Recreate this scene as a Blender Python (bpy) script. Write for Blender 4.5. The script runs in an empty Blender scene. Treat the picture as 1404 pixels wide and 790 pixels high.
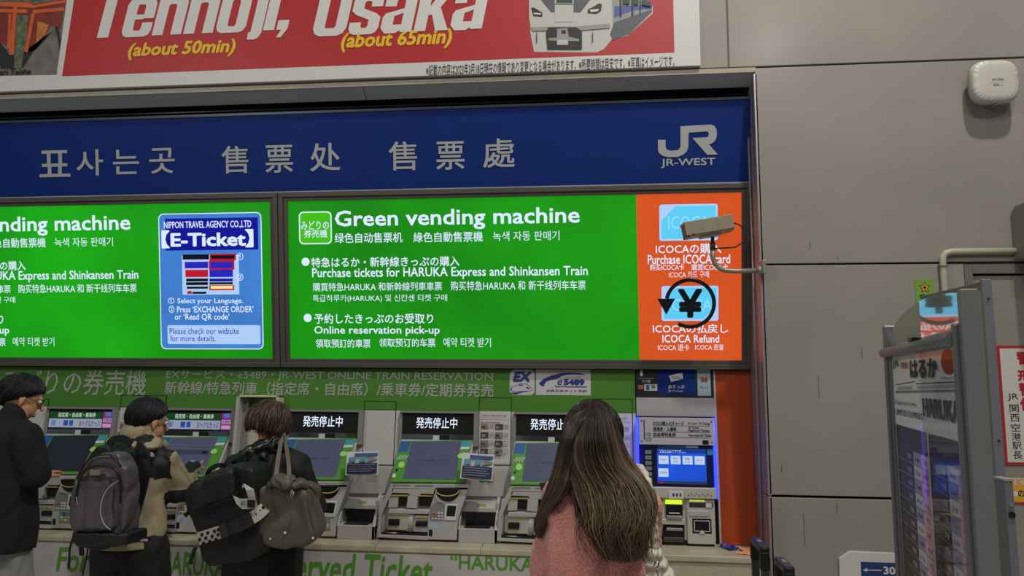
import bpy, bmesh, math, random
from mathutils import Vector, Matrix, noise
random.seed(7)
SC = bpy.context.scene
COL = SC.collection
R = math.radians

# ---------------------------------------------------------------- camera
cam_data = bpy.data.cameras.new('camera')
cam = bpy.data.objects.new('camera', cam_data)
COL.objects.link(cam)
pitch, yaw, roll = R(6.99), R(6.05), R(.376)
fw = Vector((-math.sin(yaw)*math.cos(pitch), math.cos(yaw)*math.cos(pitch), math.sin(pitch)))
rt = Vector((math.cos(yaw), math.sin(yaw), 0)); up = rt.cross(fw)
r2 = rt*math.cos(roll)+up*math.sin(roll); u2 = -rt*math.sin(roll)+up*math.cos(roll)
cam.matrix_world = Matrix(((r2.x, u2.x, -fw.x, 0), (r2.y, u2.y, -fw.y, -4.3), (r2.z, u2.z, -fw.z, 1.75), (0, 0, 0, 1)))
cam_data.sensor_width = 36.0
cam_data.lens = 36.0*1000.0/1404.0
cam_data.clip_start = .05
SC.camera = cam

# ---------------------------------------------------------------- light and exposure
world = bpy.data.worlds.new('station_hall_air'); SC.world = world; world.use_nodes = True
world.node_tree.nodes['Background'].inputs[0].default_value = (.80, .86, .96, 1)
world.node_tree.nodes['Background'].inputs[1].default_value = .12
SC.view_settings.view_transform = 'Standard'; SC.view_settings.look = 'None'
SC.view_settings.gamma = 1; SC.view_settings.use_curve_mapping = False
SC.view_settings.exposure = 0.0

def lamp(name, kind, loc, aim, energy, size, col=(1, .96, .88)):
    l = bpy.data.lights.new(name, kind); l.energy = energy; l.color = col
    if kind == 'AREA': l.shape = 'DISK'; l.size = size
    else: l.shadow_soft_size = size
    if kind == 'SPOT': l.spot_size = R(110); l.spot_blend = 1
    o = bpy.data.objects.new(name, l); COL.objects.link(o); o.location = loc
    o.rotation_euler = (Vector(aim)-Vector(loc)).to_track_quat('-Z', 'Y').to_euler()
    return o
lamp('hall_downlight_key', 'AREA', (2.3, -3.3, 8.6), (1.2, 0, 1.8), 300, .35)
lamp('added_fill_left', 'AREA', (-4.8, -5.0, 5.0), (.5, -1.6, 1.3), 70, .7)  # added fill from the left, brightens the timetable face
lamp('hall_lamp_mirrored_in_wall', 'AREA', (2.73, -6.5, 6.75), (1.09, 0, 3.75), 50, .30)
lamp('hall_downlight_behind', 'AREA', (.5, -6.5, 7.5), (0, -1.5, 1.2), 100, 1.2)

# ---------------------------------------------------------------- materials
def hexc(h):
    h = h.lstrip('#'); v = [int(h[i:i+2], 16)/255 for i in (0, 2, 4)]
    return tuple((c/12.92 if c <= .04045 else ((c+.055)/1.055)**2.4) for c in v)+(1,)
MC = {}
def mat(name, col, rough=.6, metal=0., noise_amt=0., noise_scale=8., bump=0., bump_scale=60., emit=0., spec=.5, sheen=0., wave=None):
    if name in MC: return MC[name]
    m = bpy.data.materials.new(name); m.use_nodes = True; nt = m.node_tree; b = nt.nodes['Principled BSDF']
    c = hexc(col) if isinstance(col, str) else col
    b.inputs['Base Color'].default_value = c
    b.inputs['Roughness'].default_value = rough; b.inputs['Metallic'].default_value = metal
    b.inputs['Specular IOR Level'].default_value = spec
    if sheen: b.inputs['Sheen Weight'].default_value = sheen
    if emit:
        b.inputs['Emission Color'].default_value = c; b.inputs['Emission Strength'].default_value = emit
        b.inputs['Base Color'].default_value = (c[0]*.1, c[1]*.1, c[2]*.1, 1)
    tc = nt.nodes.new('ShaderNodeTexCoord')
    if noise_amt:
        n = nt.nodes.new('ShaderNodeTexNoise'); n.inputs['Scale'].default_value = noise_scale; n.inputs['Detail'].default_value = 6
        nt.links.new(tc.outputs['Object'], n.inputs['Vector'])
        r = nt.nodes.new('ShaderNodeMapRange'); r.inputs[1].default_value = .3; r.inputs[2].default_value = .7
        r.inputs[3].default_value = 1-noise_amt; r.inputs[4].default_value = 1+noise_amt*.6
        nt.links.new(n.outputs['Fac'], r.inputs[0])
        mx = nt.nodes.new('ShaderNodeVectorMath'); mx.operation = 'SCALE'; mx.inputs[0].default_value = c[:3]
        nt.links.new(r.outputs[0], mx.inputs['Scale'])
        nt.links.new(mx.outputs[0], b.inputs['Emission Color' if emit else 'Base Color'])
    if bump:
        n2 = nt.nodes.new('ShaderNodeTexNoise'); n2.inputs['Scale'].default_value = bump_scale; n2.inputs['Detail'].default_value = 4
        nt.links.new(tc.outputs['Object'], n2.inputs['Vector'])
        bp = nt.nodes.new('ShaderNodeBump'); bp.inputs['Strength'].default_value = bump; bp.inputs['Distance'].default_value = .01
        nt.links.new(n2.outputs['Fac'], bp.inputs['Height']); nt.links.new(bp.outputs[0], b.inputs['Normal'])
    MC[name] = m
    return m

# ---------------------------------------------------------------- builders
def thing(name, label=None, cat=None, loc=(0, 0, 0), rot=(0, 0, 0), group=None, kind=None):
    o = bpy.data.objects.new(name, None); COL.objects.link(o); o.location = loc; o.rotation_euler = rot
    o.empty_display_size = .1
    tagp(o, label, cat, group, kind); return o
def tagp(o, label=None, cat=None, group=None, kind=None):
    if label: o['label'] = label
    if cat: o['category'] = cat
    if group: o['group'] = group
    if kind: o['kind'] = kind
    return o
def link(name, me, m, parent=None):
    o = bpy.data.objects.new(name, me); COL.objects.link(o)
    if m is not None:
        for q in (m if isinstance(m, (list, tuple)) else [m]): me.materials.append(q)
    if parent is not None: o.parent = parent
    return o
class MB:
    """collects shapes into one mesh"""
    def __init__(s): s.bm = bmesh.new(); s.k = 0
    def _f(s, vs, fs, mi=None):
        v = [s.bm.verts.new(p) for p in vs]
        for f in fs:
            try:
                q = s.bm.faces.new([v[i] for i in f]); q.material_index = s.k if mi is None else mi
            except ValueError: pass
        return v
    def box(s, x0, y0, z0, x1, y1, z1, mi=None):
        if x0 > x1: x0, x1 = x1, x0
        if y0 > y1: y0, y1 = y1, y0
        if z0 > z1: z0, z1 = z1, z0
        s._f([(x0, y0, z0), (x1, y0, z0), (x1, y1, z0), (x0, y1, z0), (x0, y0, z1), (x1, y0, z1), (x1, y1, z1), (x0, y1, z1)],
             [(3, 2, 1, 0), (4, 5, 6, 7), (0, 1, 5, 4), (1, 2, 6, 5), (2, 3, 7, 6), (3, 0, 4, 7)], mi); return s
    def prism(s, pts, y0, y1, mi=None):        # outline in x,z pushed along y
        n = len(pts)
        s._f([(x, y0, z) for x, z in pts]+[(x, y1, z) for x, z in pts],
             [tuple(range(n)), tuple(range(2*n-1, n-1, -1))]+[(i, i+n, (i+1) % n+n, (i+1) % n) for i in range(n)], mi); return s
    def side(s, pts, x0, x1, mi=None):         # outline in y,z pushed along x
        n = len(pts)
        s._f([(x0, y, z) for y, z in pts]+[(x1, y, z) for y, z in pts],
             [tuple(range(n)), tuple(range(2*n-1, n-1, -1))]+[(i, i+n, (i+1) % n+n, (i+1) % n) for i in range(n)], mi); return s
    def tube(s, pts, r, seg=8, mi=None, flat=1.):
        pts = [Vector(p) for p in pts]; n = len(pts); rr = r if isinstance(r, (list, tuple)) else [r]*n
        rings = []; ref = None
        for i, p in enumerate(pts):
            t = (pts[min(i+1, n-1)]-pts[max(i-1, 0)]).normalized()
            if ref is None:
                ref = Vector((0, 1, 0)) if abs(t.y) < .9 else Vector((1, 0, 0))
            a = t.cross(ref).normalized(); b = t.cross(a).normalized(); ref = -b if False else ref
            rings.append([s.bm.verts.new(p+a*rr[i]*math.cos(2*math.pi*k/seg)+b*rr[i]*flat*math.sin(2*math.pi*k/seg)) for k in range(seg)])
        for i in range(n-1):
            for k in range(seg):
                q = s.bm.faces.new((rings[i][k], rings[i][(k+1) % seg], rings[i+1][(k+1) % seg], rings[i+1][k])); q.material_index = s.k if mi is None else mi; q.smooth = True
        for g in (rings[0][::-1], rings[-1]):
            if seg > 2: q = s.bm.faces.new(g); q.material_index = s.k if mi is None else mi
        return s
    def ell(s, c, r, rot=None, seg=16, mi=None):
        M = Matrix.Translation(Vector(c)) @ (rot.to_matrix().to_4x4() if rot else Matrix()) @ Matrix.Diagonal((*((r, r, r) if isinstance(r, (int, float)) else r), 1))
        g = bmesh.ops.create_uvsphere(s.bm, u_segments=seg, v_segments=max(6, seg*2//3), radius=1, matrix=M)
        for v in g['verts']:
            for f in v.link_faces: f.smooth = True; f.material_index = s.k if mi is None else mi
        return s
    def cap(s, a, b, ra, rb, n=5):             # tapered capsule made of overlapping balls and a cone
        a = Vector(a); b = Vector(b); s.ell(a, ra, seg=12); s.ell(b, rb, seg=12)
        s.tube([a, b], [ra, rb], 12); return s
    def disc(s, c, r, y0, y1, seg=20, rz=None, mi=None):
        return s.prism([(c[0]+r*math.cos(2*math.pi*i/seg), c[1]+(rz or r)*math.sin(2*math.pi*i/seg)) for i in range(seg)], y0, y1, mi)
    def make(s, name, m, parent=None, bevel=0., smooth=False, recalc=True):
        if recalc: bmesh.ops.recalc_face_normals(s.bm, faces=s.bm.faces)
        me = bpy.data.meshes.new(name); s.bm.to_mesh(me); s.bm.free()
        if smooth:
            for p in me.polygons: p.use_smooth = True
        o = link(name, me, m, parent)
        if bevel:
            b = o.modifiers.new('edge', 'BEVEL'); b.width = bevel; b.segments = 2; b.limit_method = 'ANGLE'
        return o
def box(name, parent, b, m, bevel=0.): return MB().box(*b).make(name, m, parent, bevel)
def rrect(x0, z0, x1, z1, r, n=5):
    pts = []
    for cx, cz, a in ((x1-r, z1-r, 0), (x0+r, z1-r, 90), (x0+r, z0+r, 180), (x1-r, z0+r, 270)):
        for i in range(n+1):
            t = R(a+90*i/n); pts.append((cx+r*math.cos(t), cz+r*math.sin(t)))
    return pts[::-1]
def flat(name, parent, items, y=-.001, step=.0004):
    """a flat print: coloured shapes on one thin sheet"""
    ms = []; b = MB()
    for i, (pts, m) in enumerate(items):
        if m not in ms: ms.append(m)
        if isinstance(pts, tuple) and not isinstance(pts[0], tuple): x0, z0, x1, z1 = pts; pts = [(x0, z0), (x0, z1), (x1, z1), (x1, z0)]
        b.prism(list(pts), y-step*i, y-step*i+step*.9, ms.index(m))
    return b.make(name, ms, parent)
DG = None
def curve_mesh(body, shear, res):
    cu = bpy.data.curves.new('lettering', 'FONT'); cu.body = body; cu.size = 1; cu.resolution_u = res; cu.shear = shear
    o = bpy.data.objects.new('lettering', cu); COL.objects.link(o)
    dg = bpy.context.evaluated_depsgraph_get(); dg.update()
    me = bpy.data.meshes.new_from_object(o.evaluated_get(dg), depsgraph=dg)
    bpy.data.objects.remove(o); bpy.data.curves.remove(cu)
    r = ([tuple(v.co)[:2] for v in me.vertices], [tuple(p.vertices) for p in me.polygons])
    bpy.data.meshes.remove(me); return r
TXC = {}
def tx(parent, body, b, m, y=-.002, bold=.012, shear=0., name='lettering', res=2):
    """lettering fitted to the box x0,z0,x1,z1 of the parent's own plane; heavy weights are built from shifted outlines"""
    key = (body, shear, res)
    if key not in TXC: TXC[key] = curve_mesh(body, shear, res)
    co, fs = TXC[key]
    if not co: return None
    n = 1 if bold < .004 else 4 if bold < .025 else 16 if bold > .05 else 10
    if n > 4: bold *= 1.15
    offs = [(0, 0)] if n == 1 else [(bold*math.cos(2*math.pi*(i+.5)/n), bold*math.sin(2*math.pi*(i+.5)/n)) for i in range(n)]
    k = bold if n > 1 else 0
    xs = [c[0] for c in co]; ys = [c[1] for c in co]
    ax, bx, ay, by = min(xs)-k, max(xs)+k, min(ys)-k, max(ys)+k; x0, z0, x1, z1 = b
    sx = (x1-x0)/(bx-ax); sz = (z1-z0)/max(by-ay, 1e-6)
    vs = []; ff = []
    for oi, (dx, dz) in enumerate(offs):
        o = len(vs)
        vs += [(x0+(c[0]+dx-ax)*sx, y-oi*.00012, z0+(c[1]+dz-ay)*sz) for c in co]; ff += [tuple(i+o for i in f) for f in fs]
    me = bpy.data.meshes.new(name); me.from_pydata(vs, [], ff); me.update()
    return link(name, me, m, parent)

def organic(name, b, m, parent, voxel=.012, smooth=6, disp=0., dscale=.08, fine=0., fscale=.01, recenter=None, seed=0, hem=None):
    """fuse the balls and cones of b into one smooth skin"""
    bmesh.ops.recalc_face_normals(b.bm, faces=b.bm.faces)
    me = bpy.data.meshes.new(name); b.bm.to_mesh(me); b.bm.free()
    o = bpy.data.objects.new(name, me); COL.objects.link(o)
    r = o.modifiers.new('r', 'REMESH'); r.mode = 'VOXEL'; r.voxel_size = voxel
    s = o.modifiers.new('s', 'SMOOTH'); s.iterations = smooth; s.factor = .6
    dg = bpy.context.evaluated_depsgraph_get(); dg.update()
    me2 = bpy.data.meshes.new_from_object(o.evaluated_get(dg), depsgraph=dg)
    bpy.data.objects.remove(o); bpy.data.meshes.remove(me)
    if disp or fine:
        nrm = [v.normal.copy() for v in me2.vertices]
        off = Vector((seed*3.1, seed*1.7, 0))
        for v, n in zip(me2.vertices, nrm):
            d = 0
            if disp:
                p = Vector((v.co.x/dscale, v.co.y/dscale, v.co.z/dscale*.55))+off
                w = noise.noise(p); d += disp*(1-abs(w)*3.2 if abs(w) < .31 else 0)*-.8+disp*.8*noise.noise(p*.5)
            if fine: d += fine*noise.noise(v.co/fscale+off)
            v.co += n*d
    if hem is not None:
        for v in me2.vertices:
            if v.co.z < hem: v.co.z = hem-(hem-v.co.z)*.02
    for p in me2.polygons: p.use_smooth = True
    me2.materials.clear(); me2.name = name
    if parent is not None:
        me2.transform(Matrix.Translation(-Vector(parent.location)))
    return link(name, me2, m, parent)

def copy_tree(o, parent=None):
    c = o.copy(); COL.objects.link(c); c.parent = parent
    for ch in KIDS.get(o.name, []): copy_tree(ch, c)
    return c

# colours of the place
M_wall = mat('wall_panel', '#8f8a83', .45, noise_amt=.09, noise_scale=1.6, spec=.3)
M_wall.node_tree.nodes['Principled BSDF'].inputs['Coat Weight'].default_value = .12; M_wall.node_tree.nodes['Principled BSDF'].inputs['Coat Roughness'].default_value = .2
M_gap = mat('dark_gap', '#1b1a19', .9)
M_cream = mat('cream_edge', '#a39b8c', .5, noise_amt=.1, noise_scale=12)
M_soffit = mat('grey_soffit', '#a3a8ae', .5)
M_steel = mat('brushed_steel', '#a79da1', .36, metal=.55, noise_amt=.08, noise_scale=30)
M_frame = mat('frame_bronze', '#5b5652', .45, metal=.3)
M_black = mat('black_plastic', '#0b0b0d', .4)
M_blackm = mat('matt_black', '#0a0a0b', .9)
M_white = mat('white_panel', '#b9b7b4', .5)
M_grey = mat('light_grey_plastic', '#aaa9a6', .45, noise_amt=.04)
M_dgrey = mat('mid_grey_plastic', '#7d7d7b', .5)
M_green = mat('green_fascia', '#41791f', .45, noise_amt=.05, noise_scale=3)
M_lgrey = mat('letter_silver', '#a5a7a9', .5)
M_navy = mat('sign_blue', '#0a2a72', .55, spec=.15, noise_amt=.05, noise_scale=4)
M_red = mat('poster_red', '#ab1d24', .5)
M_pwhite = mat('poster_white', '#c9c8c5', .5)
M_yellow = mat('print_yellow', '#dcb71c', .5)
M_orange = mat('orange_fascia', '#c2401a', .35)
M_ink = mat('print_black', '#161616', .5)
M_gink = mat('print_green', '#4f8f28', .5)
M_E_green = mat('lit_green', '#12960a', .35, emit=1, noise_amt=.42, noise_scale=.75)
M_E_lime = mat('lit_lime', '#3fb90f', .3, emit=1)
M_E_orange = mat('lit_orange', '#d9541f', .3, emit=.9, noise_amt=.07, noise_scale=2)
M_E_text = mat('lit_white', '#d8e6fb', .3, emit=1.0)
M_E_cyan = mat('lit_cyan', '#5ac8ee', .3, emit=1)
M_E_cyan2 = mat('lit_cyan_outline', '#8fd6f4', .3, emit=1)
M_E_blue = mat('lit_mid_blue', '#3c7fd0', .3, emit=1)
M_E_lblue = mat('lit_pale_blue', '#a9c8f2', .3, emit=1)
M_E_navy = mat('lit_navy', '#060a92', .3, emit=1)
M_E_ink = mat('lit_dark_ink', '#06131f', .3)
M_E_red = mat('lit_red', '#b8122a', .3, emit=1)
M_E_vio = mat('lit_violet_blue', '#2222b4', .3, emit=1)
M_E_yel = mat('lit_yellow', '#f0e08a', .3, emit=1)


# ================================================================ the setting
hall = thing('wall_front', 'unseen far side of the station hall, added for mirror reflections, pale panels between dark openings', None, (0, -9.2, 0), kind='structure')  # unseen, added so the mirror strips reflect light and dark bands
for i in range(8): box('hall_panel', hall, (-7+i*1.6, -.1, 0, -7+i*1.6+(.9 if i % 2 else 1.15), 0, 4.2), mat('hall_panel_pale', '#c9c7c2', .6))
box('hall_backing', hall, (-7.2, -.3, 0, 5.8, -.12, 5.0), mat('hall_backing_dark', '#2a2b2e', .7)); box('hall_beam', hall, (-7.2, -.15, 4.2, 5.8, .05, 4.6), mat('hall_beam', '#8f8d89', .6))
floor = box('floor', None, (-7.5, -9.5, -.1, 6, 1, 0), mat('floor_stone', '#b3afa8', .35, noise_amt=.15, noise_scale=5)); tagp(floor, 'grey polished stone floor of the station hall', None, None, 'structure')
wall = thing('wall_back', 'grey station wall built from large smooth panels', None, (0, 0, 0), kind='structure')
box('backing', wall, (.995, .034, 0, 4.2, .12, 5.3), M_gap)
box('backing', wall, (-7, .034, 3.6, .995, .12, 5.3), M_gap)
for b in ((-7, 3.608, .840, 5.3), (.849, 3.608, 4.2, 5.3), (.995, 2.413, 4.2, 3.597), (.995, 1.111, 2.098, 2.402), (.995, 0, 2.098, 1.097)):
    box('panel', wall, (b[0], 0, b[1], b[2], .034, b[3]), M_wall, .003)
box('edge_trim', wall, (-7, -.004, 3.572, 1.0, .01, 3.601), M_cream)
box('joint_cover', wall, (.840, .006, 3.61, .849, .03, 5.3), mat('joint_sealant', '#6a6558', .7))
sof = thing('trim_1', 'grey metal soffit above the ticket machine opening', None, (0, 0, 0), kind='structure')
for x0, x1 in ((-7, -4.35), (-4.345, -1.42), (-1.415, .995)): MB().side([(.002, 3.5725), (.105, 3.523), (.105, 3.57)], x0, x1).make('soffit_panel', M_soffit, sof)
box('void_top', sof, (-7, .10, 3.56, .995, .30, 3.60), M_gap); box('void', sof, (-7, .27, 3.3, .995, .30, 3.6), M_gap)
for z, r_ in ((3.50, .010), (3.475, .008)): MB().tube([(-7, .16, z), (.99, .16, z)], r_).make('rail', mat('dark_rail', '#3a3d44', .3, metal=.7), sof)
jm = thing('trim_2', 'brushed metal side lining of the opening', None, (.995, 0, 0), kind='structure')
for y0, y1, z0, z1 in ((.0, .085, 0, 1.1), (.089, .6, 0, 1.1), (.0, .085, 1.106, 3.56), (.089, .6, 1.106, 3.56)):
    box('metal_sheet', jm, (-.008, y0, z0, .012, y1, z1), M_steel, .002)
MB().tube([(-.018, .14, .77), (-.018, .14, 3.4)], .006).make('pipe', M_steel, jm)
box('wall_alcove', None, (-7, .64, 0, 1.0, .7, 3.55), M_gap)['kind'] = 'structure'
M_scuff = mat('scuff_dark', '#57534c', .7)
for q in ((1.062,1.233,1.067,1.277), (1.171,0.8354,1.175,1.011), (1.268,2.498,1.272,2.541), (1.418,2.433,1.422,2.445), (1.523,1.867,1.527,1.924), (1.282,1.638,1.285,1.772), (1.35,1.019,1.354,1.074)):
    box('scuff_mark', wall, (q[0], -.0008, q[1], q[2], .0, q[3]), M_scuff)
# door on the right
dr = thing('door_1', 'grey flush steel door with a grey frame right of the opening', None, (2.1, 0, 0), kind='structure')
M_door = mat('door_grey', '#87827a', .45, noise_amt=.06, noise_scale=3)
M_dframe = mat('door_frame_grey', '#6b665f', .45)
box('door_frame', dr, (0, .0, 0, .045, .1, 2.40), M_dframe, .003); box('door_frame', dr, (.045, .0, 2.345, 1.3, .1, 2.40), M_dframe, .003)
box('door_leaf', dr, (.052, .02, 0, 1.2, .07, 2.335), M_door, .002); box('shadow_gap', dr, (.045, .035, 0, 1.3, .1, 2.345), M_gap)
box('panel', wall, (2.098, .0, 2.402, 4.2, .034, 2.411), M_gap)

# ================================================================ travel poster
po = thing('travel_poster', 'large red and white travel poster with a silver train, high on the wall', 'poster', (0, 0, 3.607))
po.location = (0, 0, 0)
box('board', po, (-6, -.028, 3.614, .677, -.002, 5.2), M_pwhite, .002)
M_tw = mat('print_white', '#cfcecb', .5)
flat('red_field', po, [([(-3.45,3.704), (-3.36, 4.9), (.52, 4.9), (0.5232,3.701)], M_red)], y=-.0285)
# heavy condensed italic headline, each letter an outline of its own
S_ = .29
def half(w, z0, z1, up, c=.16, t=.17):
    """an arch (up) or a trough (not up) of a rounded letter between heights z0 and z1"""
    i = .05
    if up: return [(0, z0), (0, z1-c), (c*.35, z1-c*.3), (c, z1), (w-c, z1), (w-c*.35, z1-c*.3), (w, z1-c), (w, z0), (w-S_, z0), (w-S_, z1-t-i), (w-S_-i*.6, z1-t), (S_+i*.6, z1-t), (S_, z1-t-i), (S_, z0)]
    return [(0, z1), (S_, z1), (S_, z0+t+i), (S_+i*.6, z0+t), (w-S_-i*.6, z0+t), (w-S_, z0+t+i), (w-S_, z1), (w, z1), (w, z0+c), (w-c*.35, z0+c*.3), (w-c, z0), (c, z0), (c*.35, z0+c*.3), (0, z0+c)]
def rc(x0, z0, x1, z1): return [(x0, z0), (x0, z1), (x1, z1), (x1, z0)]
GL = {
 'T': (.88, [rc(0, 1.12, .88, 1.37), rc(.285, 0, .595, 1.12)]),
 'e': (.80, [half(.80, .47, 1.02, True), half(.80, -.02, .36, False), rc(0, .36, S_, .47), rc(S_, .45, .80-S_, .58)]),
 'n': (.80, [[(0, 0), (0, 1), (S_, 1), (S_, .93), (S_+.10, 1.02), (.66, 1.02), (.76, .97), (.80, .86), (.80, 0), (.51, 0), (.51, .76), (.48, .82), (S_+.04, .82), (S_, .78), (S_, 0)]]),
 'o': (.80, [half(.80, .5, 1.02, True), half(.80, -.02, .5, False)]),
 'j': (.36, [[(.04, -.22), (.04, -.04), (.10, -.02), (.10, 1), (.10+S_, 1), (.10+S_, -.06), (.33, -.18), (.24, -.23)], rc(.10, 1.13, .10+S_, 1.37)]),
 'i': (.29, [rc(0, 0, S_, 1), rc(0, 1.13, S_, 1.37)]),
 ',': (.29, [[(0, 0), (0, .25), (.29, .25), (.29, .02), (.16, -.20), (.04, -.20), (.13, 0)]]),
 'O': (.86, [half(.86, .68, 1.39, True, .2, .2), half(.86, -.02, .68, False, .2, .2)]),
 's': (.76, [half(.76, .70, 1.02, True), half(.76, -.02, .30, False), [(0, .70), (S_, .70), (S_, .66), (.64, .52), (.76, .42), (.76, .30), (.47, .30), (.47, .36), (.12, .50), (0, .60)]]),
 'a': (.80, [half(.80, .68, 1.02, True), rc(.51, 0, .80, .68), [(0, .12), (0, .40), (.06, .50), (.51, .62), (.51, .50), (.29, .42), (.29, .20), (.51, .20), (.51, .05), (.40, -.02), (.12, -.02)]]),
 'k': (.84, [rc(0, 0, S_, 1.37), [(S_, .40), (S_, .62), (.50, 1), (.82, 1), (.56, .60), (.86, 0), (.54, 0), (.38, .42)]]),
}
def headline(word, bb, zlo, zhi, name='headline_letter'):
    tot = sum(GL[c][0] for c in word)+.065*(len(word)-1); sh = .19
    x0, z0, x1, z1 = bb; k = (z1-z0)/(zhi-zlo); kx = (x1-x0)/(tot+sh*(zhi-zlo)); cx = 0
    for c in word:
        b = MB()
        for i, pg in enumerate(GL[c][1]): b.prism([(x0+(cx+x+sh*(z-zlo))*kx, z0+(z-zlo)*k) for x, z in pg], -.032, -.029)
        b.make(name, M_tw, po); cx += GL[c][0]+.065
headline('Tennoji,', (-3.305,3.9,-1.849,4.311), -.23, 1.37)
headline('Osaka', (-1.752,3.902,-0.5872,4.257), -.02, 1.37)
tx(po, '(about 50min)', (-2.994,3.792,-2.256,3.913), M_yellow, y=-.031, bold=.03, shear=.2)
tx(po, '(about 65min)', (-1.554,3.787,-0.8395,3.919), M_yellow, y=-.031, bold=.03, shear=.2)
tx(po, '※記載の内容は2023年3月18日現在の情報であり変更となる場合があります。※所要時間は目安です。※写真はイメージです。', (-0.9995,3.61,0.5215,3.685), M_ink, y=-.031, bold=0)
O1 = mat('print_vermilion', '#c8592a', .5, noise_amt=.2, noise_scale=9); O2 = mat('print_dark_vermilion', '#7c2a1c', .5, noise_amt=.25, noise_scale=14); O3 = mat('print_amber', '#b8722e', .5, noise_amt=.3, noise_scale=20)
BK = mat('print_soft_black', '#1a1c1e', .6, noise_amt=.4, noise_scale=25); GN = mat('print_leaf_green', '#5e6a4c', .6, noise_amt=.6, noise_scale=30); PG = mat('print_path_grey', '#6f6864', .6, noise_amt=.3, noise_scale=16)
flat('shrine_photo', po, [
    ([(-4.405,3.736), (-4.7, 4.9), (-3.44, 4.9), (-3.461,4.254), (-3.488,3.716)], PG),
    ([(-4.7, 4.16), (-4.7, 4.9), (-3.44, 4.9), (-3.46,4.243), (-3.703,4.234), (-3.973,4.253)], GN),
    ([(-3.973,4.253), (-3.736,4.241), (-3.702,4.224), (-3.466,4.244), (-3.471,4.181), (-3.478,4.14), (-3.484,4.027), (-3.528,4.05), (-3.56,4.062), (-3.596,3.991), (-3.643,3.921), (-3.702,3.883), (-3.734,3.879), (-3.776,3.875), (-3.866,3.931), (-3.944,3.965)], O2),
    ([(-3.935,3.975), (-3.939,3.913), (-3.893,3.772), (-3.734,3.771), (-3.671,3.881), (-3.566,4.01), (-3.546,4.015), (-3.603,3.95), (-3.651,3.901), (-3.712,3.873), (-3.84,3.878)], BK),
    ([(-3.659,4.097), (-3.571,4.067), (-3.597,4.001), (-3.655,3.942)], O3),
    ([(-3.812,4.146), (-3.727,4.142), (-3.73,3.956), (-3.745,3.772), (-3.798,3.774), (-3.805,3.959)], GN),
    ([(-3.973,4.248), (-3.736,4.236), (-3.701,4.214), (-3.465,4.238), (-3.469,4.218), (-3.7,4.193), (-3.97,4.221)], O1),
    ([(-3.968,4.2), (-3.741,4.184), (-3.739,4.158), (-3.965,4.174)], O1), ([(-3.698,4.177), (-3.471,4.187), (-3.474,4.161), (-3.696,4.151)], O1),
    ([(-3.842,4.231), (-3.815,4.23), (-3.807,3.866), (-3.844,3.868)], O1), ([(-3.706,4.151), (-3.68,4.15), (-3.707,3.878), (-3.734,3.884)], O1), ([(-3.873,4.159), (-3.851,4.158), (-3.837,3.909), (-3.859,3.91)], O1),
    ([(-3.528,4.05), (-3.507,4.049), (-3.477,3.955), (-3.482,3.894), (-3.5,3.977)], BK),
], y=-.0285)
tx(po, 'Fushimi Inari Taisha', (-4.137,3.727,-3.668,3.768), M_ink, y=-.034, bold=.02)
TW = mat('train_silver', '#b9b8b2', .5); TW2 = mat('train_shade', '#8f8f8c', .5); TD = mat('train_slate', '#4d545c', .5); TK = mat('train_black', '#16181a', .5); TB = mat('train_blue', '#46549c', .5); TG = mat('train_glass', '#27403f', .5)
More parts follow.
